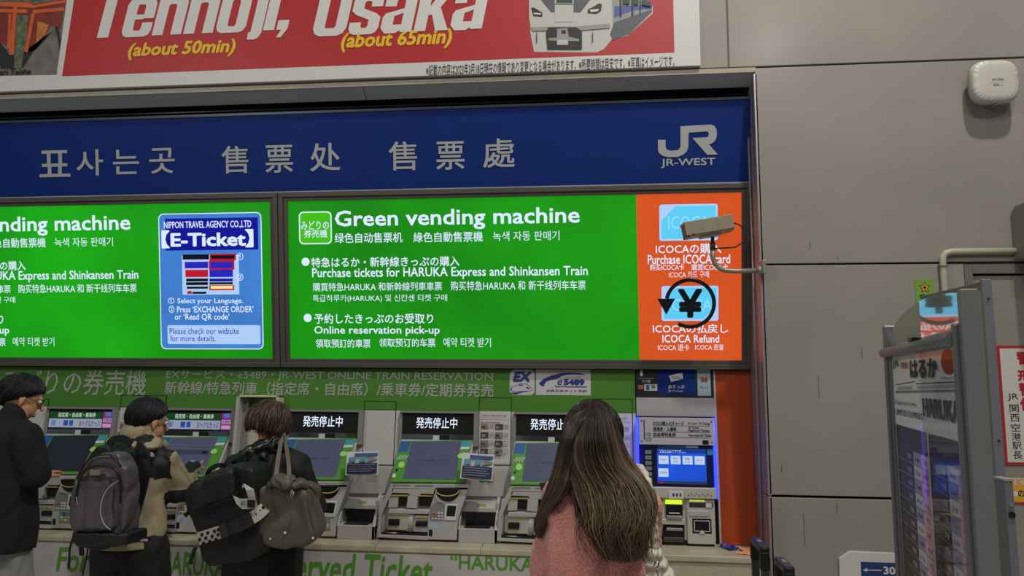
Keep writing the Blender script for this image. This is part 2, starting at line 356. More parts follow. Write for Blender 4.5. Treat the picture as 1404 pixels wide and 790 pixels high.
flat('train_picture', po, [
    ([(-0.3581,4.292), (-0.3569,3.962), (-0.3476,3.904), (-0.3521,3.885), (-0.3336,3.78), (-0.3244,3.741), (0.0572,3.721), (0.1018,3.742), (0.1467,3.797), (0.2444,3.821), (0.3965,3.955), (0.4017,4.002), (0.3363,4.062), (0.2499,4.258)], TW),
    ([(0.1504,4.167), (0.1565,3.891), (0.1467,3.797), (0.2446,3.83), (0.3923,3.965), (0.3974,4.012), (0.2926,4.112)], TW2),
    ([(0.1667,4.013), (0.3974,4.012), (0.397,3.988), (0.2731,3.98), (0.1659,3.938)], TB),
    ([(0.1656,3.909), (0.3926,3.983), (0.3923,3.965), (0.2534,3.83), (0.1556,3.796), (0.1382,3.835)], TD),
    ([(-0.3255,4.134), (-0.2204,3.994), (-0.0396,3.985), (0.0511,4.105), (-0.0204,4.225), (-0.2478,4.237)], TD),
    ([(-0.1976,4.137), (-0.0796,4.131), (-0.0849,3.926), (-0.1978,3.926)], TW), ([(-0.1885,4.137), (-0.0887,4.132), (-0.089,4.045), (-0.1886,4.05)], TG),
    ([(-0.1977,4.046), (-0.08,4.04), (-0.08,4.035), (-0.1977,4.041)], TK),
    ([(-0.3435,4.029), (-0.3252,4.028), (-0.275,3.992), (-0.2749,3.968), (-0.3296,3.975)], TK), ([(0.0054,3.998), (0.0775,4.037), (0.0908,4.027), (0.0861,3.989), (0.0591,3.971), (0.0053,3.978)], TK),
    ([(-0.3297,3.995), (-0.2841,3.988), (-0.2841,3.978), (-0.3251,3.985)], M_tw), ([(0.0189,3.997), (0.0727,3.999), (0.0681,3.985), (0.0233,3.982)], M_tw),
    ([(-0.3522,3.9), (-0.2023,3.898), (-0.076,3.892), (0.1388,3.901), (0.1386,3.873), (-0.0223,3.866), (-0.3339,3.875)], TW2),
    ([(-0.2386,3.894), (-0.0671,3.887), (-0.0313,3.861), (-0.0319,3.743), (-0.243,3.752), (-0.2521,3.862)], TK),
    ([(-0.1843,3.882), (-0.1211,3.884), (-0.1122,3.827), (-0.0495,3.81), (-0.0495,3.796), (-0.234,3.809), (-0.2385,3.823), (-0.1843,3.825)], TW2),
    ([(-0.1843,3.811), (-0.1168,3.808), (-0.1169,3.775), (-0.1844,3.778)], TW), ([(-0.1572,3.872), (-0.1301,3.87), (-0.1302,3.847), (-0.1572,3.848)], TK),
    ([(-0.3111,3.864), (-0.3066,3.864), (-0.3064,3.793), (-0.3109,3.793)], TK), ([(0.0313,3.849), (0.0358,3.849), (0.0353,3.783), (0.0309,3.783)], TK),
    ([(0.2036,4.117), (0.208,4.116), (0.2105,3.945), (0.2015,3.941)], TK), ([(0.2748,4.113), (0.2793,4.113), (0.2816,3.951), (0.2726,3.947)], TK), ([(0.3229,4.053), (0.3273,4.053), (0.3259,3.958), (0.3215,3.959)], TK),
    ([(0.2212,4.097), (0.2611,4.085), (0.2603,4.019), (0.2203,4.025)], TG), ([(0.2877,4.074), (0.3142,4.063), (0.3135,4.016), (0.2869,4.017)], TG), ([(0.3362,4.053), (0.3888,4.022), (0.3884,3.998), (0.3355,4.01)], TG),
], y=-.0295)

# ================================================================ blue sign board
sb = thing('blue_signboard', 'long blue sign board with silver Korean and Chinese lettering', 'sign', (0, .345, 1.81), (R(8.5), 0, 0))
box('board', sb, (-6, 0, 1.148, .984, .05, 1.652), M_navy)
box('bottom_rail', sb, (-6, -.004, 1.144, .984, .05, 1.150), M_lgrey); box('top_rail', sb, (-6, -.006, 1.652, .984, .05, 1.668), mat('rail_grey', '#55585e', .35, metal=.6))
for s, b in (('표', (-3.698,1.279,-3.47,1.46)), ('사', (-3.427,1.283,-3.233,1.459)), ('는', (-3.165,1.287,-2.978,1.452)), ('곳', (-2.906,1.286,-2.726,1.455)), ('售', (-2.401,1.275,-2.215,1.456)), ('票', (-2.1,1.272,-1.912,1.453)),
             ('处', (-1.798,1.275,-1.593,1.459)), ('售', (-1.274,1.268,-1.087,1.454)), ('票', (-0.9638,1.265,-0.7799,1.446)), ('處', (-0.6626,1.272,-0.4581,1.456)), ('JR-WEST', (0.4483,1.244,0.7789,1.302))):
    tx(sb, s, b, M_lgrey, bold=.012 if len(s) == 1 else .02, y=-.003, res=4, name='character' if len(s) == 1 else 'lettering')
LP = [(118,305),(222,305),(222,410),(240,440),(280,455),(360,455),(405,440),(425,405),(425,130),(640,122),(840,118),(885,140),(910,185),(918,240),(905,310),(880,350),(835,378),(805,380),(928,522),(785,522),(585,290),(780,288),(805,270),(808,235),(795,212),(770,208),(535,218),(530,425),(505,475),(460,515),(385,543),(250,543),(180,520),(130,480),(118,440)]
b = MB(); lx0, lz0, lx1, lz1 = (0.431,1.311,0.7923,1.504)
b.prism([(lx0+(x-118)/810*(lx1-lx0), lz1-(y-118)/425*(lz1-lz0)) for x, y in LP], -.004, 0); b.make('logo', M_lgrey, sb)

# ================================================================ lit display boards
def display(name, label, x0, x1):
    d = thing(name, label, 'display', (0, .345, 1.81), (R(8.5), 0, 0), 'lit guidance displays above the machines')
    b = MB(); z0, z1 = 0, 1.14
    w = .030; w2 = .055
    for o, (a, c, y0) in enumerate(((0, w, -.03), (w, w2, -.018))):
        b.box(x0+a, y0, z0+a, x1-a, .04, z0+c); b.box(x0+a, y0, z1-c, x1-a, .04, z1-a)
        b.box(x0+a, y0, z0+c, x0+c, .04, z1-c); b.box(x1-c, y0, z0+c, x1-a, .04, z1-c)
    b.make('bezel', M_frame, d, .002)
    box('screen', d, (x0+.05, 0, z0+.05, x1-.05, .03, z1-.05), M_E_green)
    return d
dl = display('guidance_display', 'wide green lit display with a blue ticket notice at its right end', -5.0, -2.014)
dr_ = display('guidance_display', 'wide green lit display with an orange card panel at its right end', -2.008, .988)
def icon(d, bb, b1, b2):
    x0, z0, x1, z1 = bb
    flat('lime_badge', d, [(rrect(x0, z0, x1, z1, .03), M_E_text), (rrect(x0+.008, z0+.008, x1-.008, z1-.008, .025), M_E_lime)], y=-.001)
    tx(d, 'みどりの', b1, M_E_text, bold=.01); tx(d, '券売機', b2, M_E_text, bold=.01)
icon(dr_, (-1.88,0.8026,-1.659,1.016), (-1.865,0.8976,-1.678,0.9546), (-1.846,0.8453,-1.689,0.8976))
TXT = [('Green vending machine', (-1.638,0.8839,-0.0527,1.019), .022), ('绿色自动售票机', (-1.64,0.8076,-1.19,0.8735), .008), ('綠色自動售票機', (-1.118,0.8056,-0.668,0.8708), .008), ('녹색 자동 판매기', (-0.6025,0.8083,-0.1814,0.8682), .0),
       ('特急はるか・新幹線きっぷの購入', (-1.8,0.6509,-0.8202,0.7168), .014), ('Purchase tickets for HARUKA Express and Shinkansen Train', (-1.796,0.5676,-0.0048,0.6469), .016),
       ('購買特急HARUKA 和新幹線列車車票', (-1.792,0.4956,-0.9357,0.5523), .004), ('购买特急HARUKA 和 新干线列车车票', (-0.8787,0.4949,-0.019,0.555), .004), ('특급하루카(HARUKA) 및 신칸센 티켓 구매', (-1.794,0.42,-0.9033,0.4719), 0),
       ('予約したきっぷのお受取り', (-1.786,0.2829,-0.9952,0.3492), .014), ('Online reservation pick-up', (-1.788,0.2023,-0.9533,0.2686), .016),
       ('領取預訂的車票', (-1.779,0.1259,-1.411,0.1831), .006), ('领取预订的车票', (-1.353,0.1316,-0.9828,0.1883), .006), ('예약 티켓 받기', (-0.9303,0.1325,-0.6232,0.1933), 0)]
for s, b, bo in TXT: tx(dr_, s, b, M_E_text, bold=bo, y=-.0015)
dX = (-2.036,1.035,-2.036,1.04)[0]
shift = (-3.05,0.9553,-3.044,1.019)[0]-(-0.0527,0.8724,-0.0482,1.005)[0]
for s, b, bo in TXT: tx(dl, s, (b[0]+shift, b[1], b[2]+shift, b[3]), M_E_text, bold=bo, y=-.0015)
for d, dx in ((dr_, 0), (dl, shift)):
    b = MB()
    for c in ((-1.839,0.6892), (-1.831,0.3216)): b.disc((c[0]+dx, c[1]), .027, -.002, 0)
    b.make('bullet_points', M_E_text, d)
# orange part of the right display
flat('orange_panel', dr_, [([((0.2958,1.08)[0], 1.0905), (.9382, 1.0905), (.9382, .0495), ((0.3136,0.0663)[0], .0495)], M_E_orange)], y=-.001)
for z, (c1) in enumerate(((0.438,0.7952,0.7914,1.02), (0.4495,0.2986,0.7949,0.5156))):
    x0, z0, x1, z1 = c1
    k = .26*(z1-z0)
    its = [(rrect(x0, z0, x1, z1, .015), M_E_lblue), ([(x0+.012, z0+.012), (x0+.012, z1-.10), (x0+.10, z1-.012), (x1-.012, z1-.012), (x1-.012, z0+.012)], M_E_cyan)]
    if z: its[1] = ([(x0+.012, z0+.012), (x0+.012, z1-.09), (x0+.09, z1-.012), (x1-.012, z1-.012), (x1-.012, z0+.09), (x1-.09, z0+.012)], M_E_cyan)
    flat('card_picture', dr_, its, y=-.0025)
tx(dr_, 'ICOCA', (0.4914,0.8672,0.7387,0.9481), M_E_cyan2, y=-.005, bold=.0)
tx(dr_, 'ICOCA', (0.4941,0.3619,0.7553,0.4343), M_E_cyan2, y=-.005, bold=.0)
yc = (0.6229,0.4072); b = MB(); rr = .148
arc = [(yc[0]+rr*.98*math.cos(R(a)), -.006, yc[1]+rr*.98*math.sin(R(a))) for a in range(-120, 175, 9)]
b.tube(arc, .012, 6, flat=.2)
b.prism([(yc[0]-rr*.98-.055, yc[1]+.03), (yc[0]-rr*.98+.055, yc[1]+.03), (yc[0]-rr*.98, yc[1]-.07)], -.007, -.005)
b.make('refund_symbol', M_E_ink, dr_)
tx(dr_, '¥', (yc[0]-.075, yc[1]-.09, yc[0]+.075, yc[1]+.09), M_E_ink, y=-.007, bold=.03)
for s, b, bo in (('ICOCAの購入', (0.4151,0.7141,0.813,0.7772), .012), ('Purchase ICOCA card', (0.3657,0.651,0.8654,0.7096), .016), ('购买ICOCA卡', (0.3789,0.6116,0.5881,0.6523), .004), ('購買ICOCA卡', (0.6323,0.6093,0.8522,0.6498), .004),
                 ('ICOCA 카드 구매', (0.4947,0.5653,0.7381,0.6059), 0), ('ICOCAの払戻し', (0.3952,0.2216,0.8517,0.2805), .012), ('ICOCA Refund', (0.4531,0.1627,0.7989,0.2126), .016), ('ICOCA 退卡', (0.4261,0.1126,0.6177,0.1535), .002), ('ICOCA 환불', (0.6532,0.1177,0.8252,0.1538), 0)):
    tx(dr_, s, b, M_E_text, bold=bo, y=-.0025)
# blue notice on the left display
x0, z0, x1, z1 = (-2.852,0.1141,-2.135,1.019)
M_E_panel = mat('lit_notice_blue', '#3d7ccb', .3, emit=1, noise_amt=.15, noise_scale=4)
flat('ticket_notice', dl, [(rrect(x0, z0, x1, z1, .035), M_E_text), (rrect(x0+.006, z0+.006, x1-.006, z1-.006, .03), M_E_panel), ((-2.804,0.773,-2.159,0.985), M_E_navy),
                           (rrect(*(-2.803,0.1482,-2.156,0.2744), .01), M_E_lblue), ((-2.691,0.4781,-2.295,0.7392), M_E_lblue)], y=-.001)
for s, b, bo, m in (('NIPPON TRAVEL AGENCY CO.,LTD', (-2.812,0.9132,-2.203,0.9662), .014, M_E_text), ('【E-Ticket】', (-2.83,0.7878,-2.19,0.9084), .03, M_E_text), ('① Select your Language.', (-2.793,0.4104,-2.268,0.4589), .012, M_E_text),
                    ('② Press ‘EXCHANGE ORDER’', (-2.789,0.3569,-2.199,0.4054), .012, M_E_text), ('or ‘Read QR code’', (-2.749,0.3037,-2.366,0.3522), .012, M_E_text), ('Please check our website', (-2.787,0.2162,-2.302,0.2551), .0, M_E_navy),
                    ('for more details.', (-2.783,0.1674,-2.465,0.2064), .0, M_E_navy), ('①', (-2.308,0.7033,-2.262,0.7514), .01, M_E_text), ('②', (-2.31,0.5686,-2.265,0.6167), .01, M_E_text)):
    tx(dl, s, b, m, bold=bo, y=-.0045)
flat('menu_picture', dl, [((-2.684,0.7113,-2.5,0.7452), M_E_ink), ((-2.495,0.7046,-2.313,0.7479), M_E_red), ((-2.485,0.7142,-2.323,0.7383), M_E_ink), ((-2.67,0.6532,-2.506,0.6968), M_E_vio), ((-2.501,0.6419,-2.324,0.7046), M_E_red), ((-2.491,0.6516,-2.334,0.695), M_E_vio),
    ((-2.666,0.595,-2.507,0.6435), M_E_red), ((-2.497,0.5937,-2.335,0.6419), M_E_vio), ((-2.661,0.5659,-2.508,0.5853), M_E_ink), ((-2.498,0.5647,-2.336,0.584), M_E_navy), ((-2.662,0.5417,-2.509,0.5611), M_E_ink), ((-2.498,0.5454,-2.336,0.5599), M_E_ink),
    ((-2.657,0.5174,-2.509,0.5319), M_E_ink), ((-2.499,0.5067,-2.327,0.5405), M_E_red), ((-2.489,0.5163,-2.337,0.5357), M_E_yel), ((-2.653,0.4837,-2.622,0.5032), M_E_red), ((-2.617,0.4834,-2.52,0.4979), M_E_ink)], y=-.0045)

# ================================================================ green fascia
gf = thing('machine_fascia', 'green and white fascia board above and between the ticket machines', 'fascia', (0, .36, 1.8), (R(-4.3), 0, 0))
box('green_board', gf, (-6, 0, -.266, (0.2844,-0.1465)[0], .03, .0), M_green); box('white_board', gf, (-6, .0, -1.03, (0.2844,-0.1465)[0], .03, -.267), M_white)
xo = (0.7628,-0.4067)[0]
box('end_strip', gf, (xo, -.004, -1.03, xo+.012, .02, 0), M_grey)
orp = thing('orange_fascia', 'orange glossy fascia panel right of the blue ticket machine', 'fascia', (0, .36, 1.8), (R(-4.3), 0, 0))
box('panel', orp, (xo+.012, 0, -1.03, .986, .03, 0), mat('orange_panel_gloss', '#a6421d', .22, noise_amt=.08, noise_scale=3), .002)
M_gl = mat('letter_grey_on_green', '#9c9f98', .5)
for s, b, bo in (('みどりの券売機', (-4.011,-0.1892,-2.955,-0.0172), .008), ('EXサービス・e5489・JR-WEST ONLINE TRAIN RESERVATION', (-2.82,-0.0835,-0.6117,-0.0122), .012), ('新幹線/特急列車（指定席・自由席）/乗車券/定期券発売', (-2.821,-0.1779,-0.6054,-0.0882), .018)):
    tx(gf, s, b, M_gl, bold=bo, y=-.002)
M_lw = mat('logo_white', '#bab8ba', .5); M_lb = mat('logo_navy', '#142c7a', .5)
x0, z0, x1, z1 = (-0.5033,-0.1618,-0.3451,-0.0006)
def lg(px, py): return (x0+(px-98)/370*(x1-x0), z1-(py-75)/380*(z1-z0))
flat('service_logo', gf, [(rrect(x0, z0, x1, z1, .03), M_lw), ([lg(250,283), lg(350,283), lg(455,375), lg(455,382), lg(345,292), lg(255,292), lg(150,330), lg(125,360), lg(130,390), lg(180,402), lg(455,383), lg(300,412), lg(180,450), lg(110,430), lg(110,422), lg(290,405), lg(150,408), lg(108,385), lg(112,350), lg(160,320)], M_lb),
    ([lg(240,300), lg(310,300), lg(280,316), lg(225,318)], M_lb), ([lg(335,325), lg(400,350), lg(395,366), lg(350,350)], M_lb)], y=-.001)
tx(gf, 'EX', (lg(145,0)[0], lg(0,255)[1], lg(420,0)[0], lg(0,108)[1]), M_lb, bold=.045, shear=.2, y=-.004)
x0, z0, x1, z1 = (-0.3358,-0.1595,0.0091,0.0008)
def lg(px, py): return (x0+(px-490)/810*(x1-x0), z1-(py-78)/380*(z1-z0))
flat('reservation_logo', gf, [((x0, z0, x1, z1), M_lw), ([lg(1245,158), lg(1130,130), lg(980,122), lg(860,132), lg(720,165), lg(600,220), lg(530,285), lg(560,320), lg(615,333), lg(612,300), lg(640,262), lg(700,235), lg(800,220), lg(860,180), lg(930,155), lg(1030,150), lg(1180,155)], M_lb),
    ([lg(755,310), lg(785,342), lg(1240,342), lg(1240,326), lg(800,328)], M_lb)], y=-.001)
tx(gf, 'e', (lg(808,0)[0], lg(0,308)[1], lg(880,0)[0], lg(0,230)[1]), M_lb, bold=.0, shear=.3, y=-.004)
tx(gf, '5489', (lg(900,0)[0], lg(0,308)[1], lg(1210,0)[0], lg(0,218)[1]), M_lb, bold=.045, y=-.004)
tx(gf, 'JR西日本ネット予約', (lg(640,0)[0], lg(0,418)[1], lg(1240,0)[0], lg(0,375)[1]), M_lb, bold=.01, y=-.004)
tx(gf, 'ジェイウエスト', (lg(920,0)[0], lg(0,205)[1], lg(1180,0)[0], lg(0,185)[1]), M_lb, bold=.0, y=-.004)
# service hatches between the machines and the notices on them
M_line = mat('seam_black', '#111311', .8)
def hatch(b, sheet=None, label=None):
    x0, z0, x1, z1 = b
    h = thing('service_hatch', label, 'hatch', (0, .36, 1.8), (R(-4.3), 0, 0), 'service hatches between the machines')
    m = MB(); t = .0045
    for q in ((x0, z0, x1, z0+t), (x0, z1-t, x1, z1), (x0, z0, x0+t, z1), (x1-t, z0, x1, z1)): m.box(q[0], -.0035, q[1], q[2], .0, q[3])
    m.make('hatch_seam', M_line, h)
    box('lid', h, (x0+t, -.003, -.262 if z1 > -.262 else z1-t, x1-t, 0, z1-t), M_green)
    box('lid_lower_half', h, (x0+t, -.003, z0+t, x1-t, 0, -.268), M_white)
    if sheet:
        a0, c0, a1, c1 = sheet
        P = mat('paper_white', '#bfbdbc', .6); K = mat('thumb_dark', '#4a3d48', .6, noise_amt=.8, noise_scale=60); K2 = mat('thumb_tan', '#877a70', .6, noise_amt=.6, noise_scale=60)
        W = a1-a0; H = c1-c0
        its = [((a0, c0, a1, c1), P), ((a0+.02*W, c1-.17*H, a1-.02*W, c1-.165*H), M_ink), ((a0+.04*W, c1-.24*H, a0+.66*W, c1-.21*H), mat('print_pink', '#a98884', .6))]
        for i in range(4):
            for j in range(2):
                X = a0+W*(.05+.46*j); Z = c1-H*(.36+.16*i)
                its.append(((X, Z, X+.25*W, Z+.11*H), K if (i+j) % 2 else K2)); its.append(((X+.03*W, Z+.02*H, X+.15*W, Z+.07*H), K2 if (i+j) % 2 else K))
                for l in range(3): its.append(((X+.28*W, Z+(.02+.035*l)*H, X+.42*W, Z+(.03+.035*l)*H), M_dgrey))
        flat('instruction_sheet', h, its, y=-.004)
        tx(h, 'How to reserve your seat', (a0+.12*W, c1-.11*H, a0+.86*W, c1-.06*H), mat('print_dark_red', '#5c2326', .6), bold=.01, y=-.013)
hatch((-1.444,-0.6099,-1.234,-0.2075), None, 'plain grey service hatch between the two closed machines, no notice on it')
hatch((-0.6977,-0.5962,-0.4895,-0.1772), (-0.6922,-0.5829,-0.4936,-0.264), 'service hatch with an instruction sheet, above the speaker holes')
hatch((0.052,-0.591,0.2666,-0.1791), (0.0606,-0.5736,0.2571,-0.2734), 'service hatch with an instruction sheet behind the long brown hair')
hatch((-3.123,-0.6491,-2.8,-0.1849), (-3.123,-0.6309,-2.841,-0.2862), 'service hatch with an instruction sheet behind the man in the beige jacket')
hatch((-3.967,-0.6647,-3.638,-0.2171), None, 'service hatch seam behind the man in the navy coat')
# open shroud between machines
sh = thing('open_hatch_shroud', 'open cream hatch shroud projecting behind the head of the short haired person', 'hatch', (0, .36, 1.8), (R(-4.3), 0, 0))
x0, z0, x1, z1 = (-2.271,-0.7471,-1.974,-0.1821)
M_crm = mat('shroud_cream', '#c3c49c', .5)
box('side_wall', sh, (x0, -.09, z0, x0+.022, 0, z1), M_grey, .002); box('side_wall', sh, (x1-.03, -.09, z0, x1-.012, 0, z1), M_crm, .002)
box('top_wall', sh, (x0, -.09, z1-.012, x1-.012, 0, z1), M_crm, .002)
box('inner_strip', sh, (x0+.022, -.03, z0, x0+.055, 0, z1-.012), M_dgrey); box('inner_strip', sh, (x1-.085, -.02, z0, x1-.03, 0, z1-.012), M_crm)
box('notice', sh, (x0+.055, -.004, z0, x1-.085, 0, -.262), mat('notice_cream', '#a9aa92', .6))

# ================================================================ counter
ct = thing('counter', 'stone topped counter with a white front carrying green lettering', 'counter', (-2, 0, 0)); ct.location = (0, 0, 0)
M_stone = mat('counter_stone', '#b3aa92', .35, noise_amt=.14, noise_scale=10)
box('worktop', ct, (-6, .0, .735, .985, .60, .77), M_stone, .006); box('front_panel', ct, (-6, .012, 0, .985, .05, .735), M_stone)
box('poster_panel', ct, (-6, .006, .30, .14, .012, .726), mat('counter_white', '#b4b0ad', .5))
for x in (-3.2, -1.9, -1.25, -.63, .1): box('joint_line', ct, (x, -.0006, .737, x+.003, .3, .7705), mat('joint_brown', '#6d6550', .8))
for s, b, bo, sh_ in (('For', (-3.239,0.558,-3.021,0.7029), .02, .12), ('“HARUKA', (-2.617,0.5618,-2.153,0.7), .02, .12), ('Reserved Ticket', (-1.962,0.5531,-0.906,0.7209), .02, .12), ('“HARUKA & Shinkansen', (-0.804,0.6533,0.2862,0.733), .018, 0.)):
    tx(ct, s, b, M_gink, y=.004, bold=bo, shear=sh_)


# ================================================================ ticket machines
M_bez = mat('bezel_green', '#478a25', .4); M_scr = mat('screen_idle', '#4a4e63', .4, emit=.72, spec=.2); M_scrd = mat('screen_dim', '#20222c', .4, emit=.7, spec=.2)
M_mir = mat('smoked_mirror', '#8b9096', .08, metal=.9); M_stb = mat('sticker_blue', '#17508f', .5); M_stt = mat('sticker_teal', '#2f8ca3', .5)
M_lime = mat('sticker_lime', '#9ccf6a', .5); M_ivory = mat('ivory_plastic', '#aba89c', .45); M_yl = mat('guide_yellow', '#b3a04a', .5)
M_led = mat('led_text_white', '#dfe9ff', .3, emit=1.15); M_bs = mat('sticker_white', '#c4c6c8', .5)
def xf(o, theta, org):
    o.data.transform(Matrix.Translation(org) @ Matrix.Rotation(R(theta), 4, 'X')); return o
S0 = (0, .003, .338); LX = -1.20
def PS(p): return p            # points on the sloped screen face
def machine(X0, kind, label, sticker=False, tray=True):
    t = thing('ticket_machine', label, 'ticket machine', (X0, .14, .77), (0, 0, 0), 'green ticket machines')
    G0 = (0, .22, 1.03)
    # shell
    lv = [(0, -.083, .408, .05), (.18, -.072, .420, .05), (.30, -.018, .452, .035), (.338, .0, .465, .012), (.585, .004, .475, .172)]
    b = MB(); vs = []
    for z, xl, xr, y in lv: vs += [(xl, y, z), (xr, y, z), (xr, .140+.075*z, z), (xl, .140+.075*z, z)]
    n = len(lv); fs = [(3, 2, 1, 0), (4*n-4, 4*n-3, 4*n-2, 4*n-1)]
    for i in range(n-1):
        for k in range(4): fs.append((4*i+k, 4*i+(k+1) % 4, 4*i+4+(k+1) % 4, 4*i+4+k))
    b._f(vs, fs); b.make('casing', M_dgrey if False else M_grey, t, .002)
    # header
    hd = [((-1.187,-0.2845)[0]-LX, (-0.959,-0.4096)[1], (-0.7237,-0.2791)[0]-LX, (-0.9635,-0.2819)[1])]
    x0, z0, x1, z1 = hd[0]
    # cabinet around the header, as a frame
    b = MB(); b.box(x0-.012, -.035, z1, x1+.03, .0, z1+.014); b.box(x1, -.035, z0-.075, x1+.03, .0, z1); b.box(x0-.02, -.02, z0-.075, x0, .0, z1)
    xf(b.make('header_frame', M_dgrey, t, .002), -4.3, G0)
    o = box('header_screen', t, (x0, -.012, z0, x1, .0, z1), M_black); xf(o, -4.3, G0)
    o = box('mirror_strip', t, (x0, -.010, z0-.058, x1, .0, z0-.004), M_mir); xf(o, -4.3, G0)
    o = box('camera_window', t, ((x0+x1)/2+.012, -.013, z0-.054, (x0+x1)/2+.075, -.004, z0-.008), M_black); xf(o, -4.3, G0)
    o = box('camera_sticker', t, ((x0+x1)/2-.03, -.013, z0-.050, (x0+x1)/2+.010, -.004, z0-.010), M_bs); xf(o, -4.3, G0)
    if kind == 'closed':
        w = x1-x0
        o = tx(t, '発売停止中', (x0+.195*w, z0+.26*(z1-z0), x0+.765*w, z0+.80*(z1-z0)), M_led, bold=.005, y=-.014, name='led_lettering'); xf(o, -4.3, G0)
    else:
        w = x1-x0; h = z1-z0
        o = flat('header_picture', t, [((x0+.005, z0+.52*h, x0+.83*w, z1-.14*h), mat('lit_dark_green', '#17401c', .3, emit=.8)), ((x0+.005, z0+.05*h, x0+.83*w, z0+.5*h), mat('lit_dull_white', '#8f97ad', .3, emit=.9)),
            ((x0+.84*w, z0+.02*h, x1-.004, z1-.12*h), mat('lit_magenta', '#7b2a73', .3, emit=.9)), ((x0+.05*w, z0+.14*h, x0+.12*w, z0+.42*h), mat('lit_steel_blue', '#5f74a8', .3, emit=.9)),
            ((x0+.24*w, z0+.14*h, x0+.31*w, z0+.42*h), mat('lit_card_blue', '#24458f', .3, emit=.9)), ((x0+.33*w, z0+.14*h, x0+.39*w, z0+.42*h), mat('lit_card_blue', '#24458f')),
            ((x0+.88*w, z0+.66*h, x0+.96*w, z0+.84*h), mat('lit_sky', '#3f6fc0', .3, emit=.9)), ((x0+.85*w, z0+.34*h, x0+.985*w, z0+.54*h), mat('lit_pink_white', '#b58fb5', .3, emit=.9)), ((x0+.85*w, z0+.08*h, x0+.985*w, z0+.26*h), mat('lit_pink_white', '#b58fb5'))], y=-.013); xf(o, -4.3, G0)
        o = tx(t, '指定席・自由席・乗車券', (x0+.15*w, z0+.58*h, x0+.73*w, z0+.82*h), mat('lit_pale_green', '#b9cfc0', .3, emit=.9), bold=.015, y=-.018); xf(o, -4.3, G0)
        o = tx(t, 'おトクなきっぷ', (x0+.49*w, z0+.12*h, x0+.81*w, z0+.42*h), M_E_ink, bold=.01, y=-.018); xf(o, -4.3, G0)
        o = tx(t, '定期券', (x0+.86*w, z0+.36*h, x0+.975*w, z0+.52*h), M_E_ink, bold=.01, y=-.018); xf(o, -4.3, G0)
    # sloped bezel and screen
    o = MB().prism([(0.0102,0.2833), (0.4638,0.2987), (0.4507,0.0079), (-0.0035,0.002)], -.012, .004).make('screen_bezel', M_bez, t, .003); xf(o, -35, S0)
    o = MB().prism([(0.0839,0.2768), (0.4001,0.2877), (0.3947,0.0258), (0.07,0.0231)], -.0145, -.008).make('touch_screen', M_scrd if kind == 'dark' else M_scr, t); xf(o, -35, S0)
    its = [([(0.0149,0.2808), (0.0783,0.2819), (0.0694,0.2069), (0.0081,0.2057)], M_stb), ([(0.4029,0.2825), (0.4651,0.2862), (0.457,0.2526), (0.3998,0.249)], M_stt), ([(0.4,0.2475), (0.4568,0.2501), (0.4551,0.2322), (0.3989,0.2285)], M_bs)]
    for k in range(4):
        a = .006+k*.016; z = (0.0313,0.1706)[1]
        its.append(([(a, z-.02), (a+.005, z-.02), (a+.028, z+.012), (a+.022, z+.012)], M_bs))
    c = (0.0453,0.1157); its.append(([(c[0]+.02*math.cos(R(i*24)), c[1]+.022*math.sin(R(i*24))) for i in range(0, 15)], M_lime))
    c = (0.0214,0.0805); its.append(([(c[0]+.008*math.cos(R(i*36)), c[1]+.008*math.sin(R(i*36))) for i in range(0, 10)], M_black))
    c = (0.0123,0.0411); its.append(([(c[0]+.012*math.cos(R(i*24)), c[1]+.014*math.sin(R(i*24))) for i in range(0, 15)], M_bs))
    c = (0.4095,0.1832); its.append(([(c[0]+.022*math.cos(R(i*24)), c[1]+.018*math.sin(R(i*24))) for i in range(0, 15)], M_lime))
    o = flat('bezel_stickers', t, its, y=-.0125); xf(o, -35, S0)
    if kind == 'closed':
        o = tx(t, 'ただいま発売を停止しております', (0.1416,0.1421,0.329,0.1546), M_E_ink, y=-.0155, bold=.0); xf(o, -35, S0)
    elif kind == 'menu':
        MI = mat('menu_line', '#5b6071', .3, emit=.6)
        o = flat('menu_page', t, [((.08, .225, .39, .229), MI), ((.08, .16, .38, .19), mat('menu_band', '#3a3e4d', .3, emit=.6)), ((.33, .165, .365, .185), M_E_ink), ((.075, .10, .37, .103), MI), ((.30, .06, .335, .08), M_E_ink), ((.1, .205, .2, .21), MI)], y=-.0155); xf(o, -35, S0)
    # front panels
    b = MB(); b.prism([(-0.0021,0.3338), (0.0233,0.3149), (-0.0219,0.2278), (-0.0578,0.1411), (-0.0615,0.0343), (0.2297,0.0319), (0.2324,0.0088), (-0.079,0.0168), (-0.0701,0.1751), (-0.0321,0.2706)], -.0, .06)
    b.prism([(0.0001,0.3338), (0.4862,0.342), (0.4689,0.3075), (0.2687,0.3052), (0.0214,0.3019)], 0, .04); b.make('front_frame', M_grey, t, .002)
    b = MB(); b.prism([(0.2818,0.3205), (0.4775,0.3248), (0.4266,0.1747), (0.4131,0.1363), (0.4071,0.013), (0.2301,0.0129), (0.2299,0.1272), (0.2438,0.2085)], 0, .055); b.make('right_panel', M_grey, t, .003)
    its = [([(0.0115,0.3306), (0.12,0.3317), (0.1157,0.3212), (0.0073,0.3197)], M_dgrey), ([(0.147,0.3314), (0.2637,0.333), (0.2594,0.3222), (0.145,0.321)], M_dgrey), ([(0.2949,0.3341), (0.4641,0.3347), (0.4624,0.3287), (0.2928,0.3276)], M_ivory)]
    flat('label_strips', t, its, y=-.001)
    # note and coin units inside the left bay
    def unit(nm, pts, y0, y1, m): return MB().prism(pts, y0, y1).make(nm, m, t, .004)
    unit('bay_lid', [(0.0075,0.3124), (0.2686,0.3117), (0.2603,0.2772), (0.1842,0.2776), (0.1755,0.2624), (0.1171,0.2611), (0.1077,0.278), (-0.0052,0.2798)], .0, .05, M_grey)
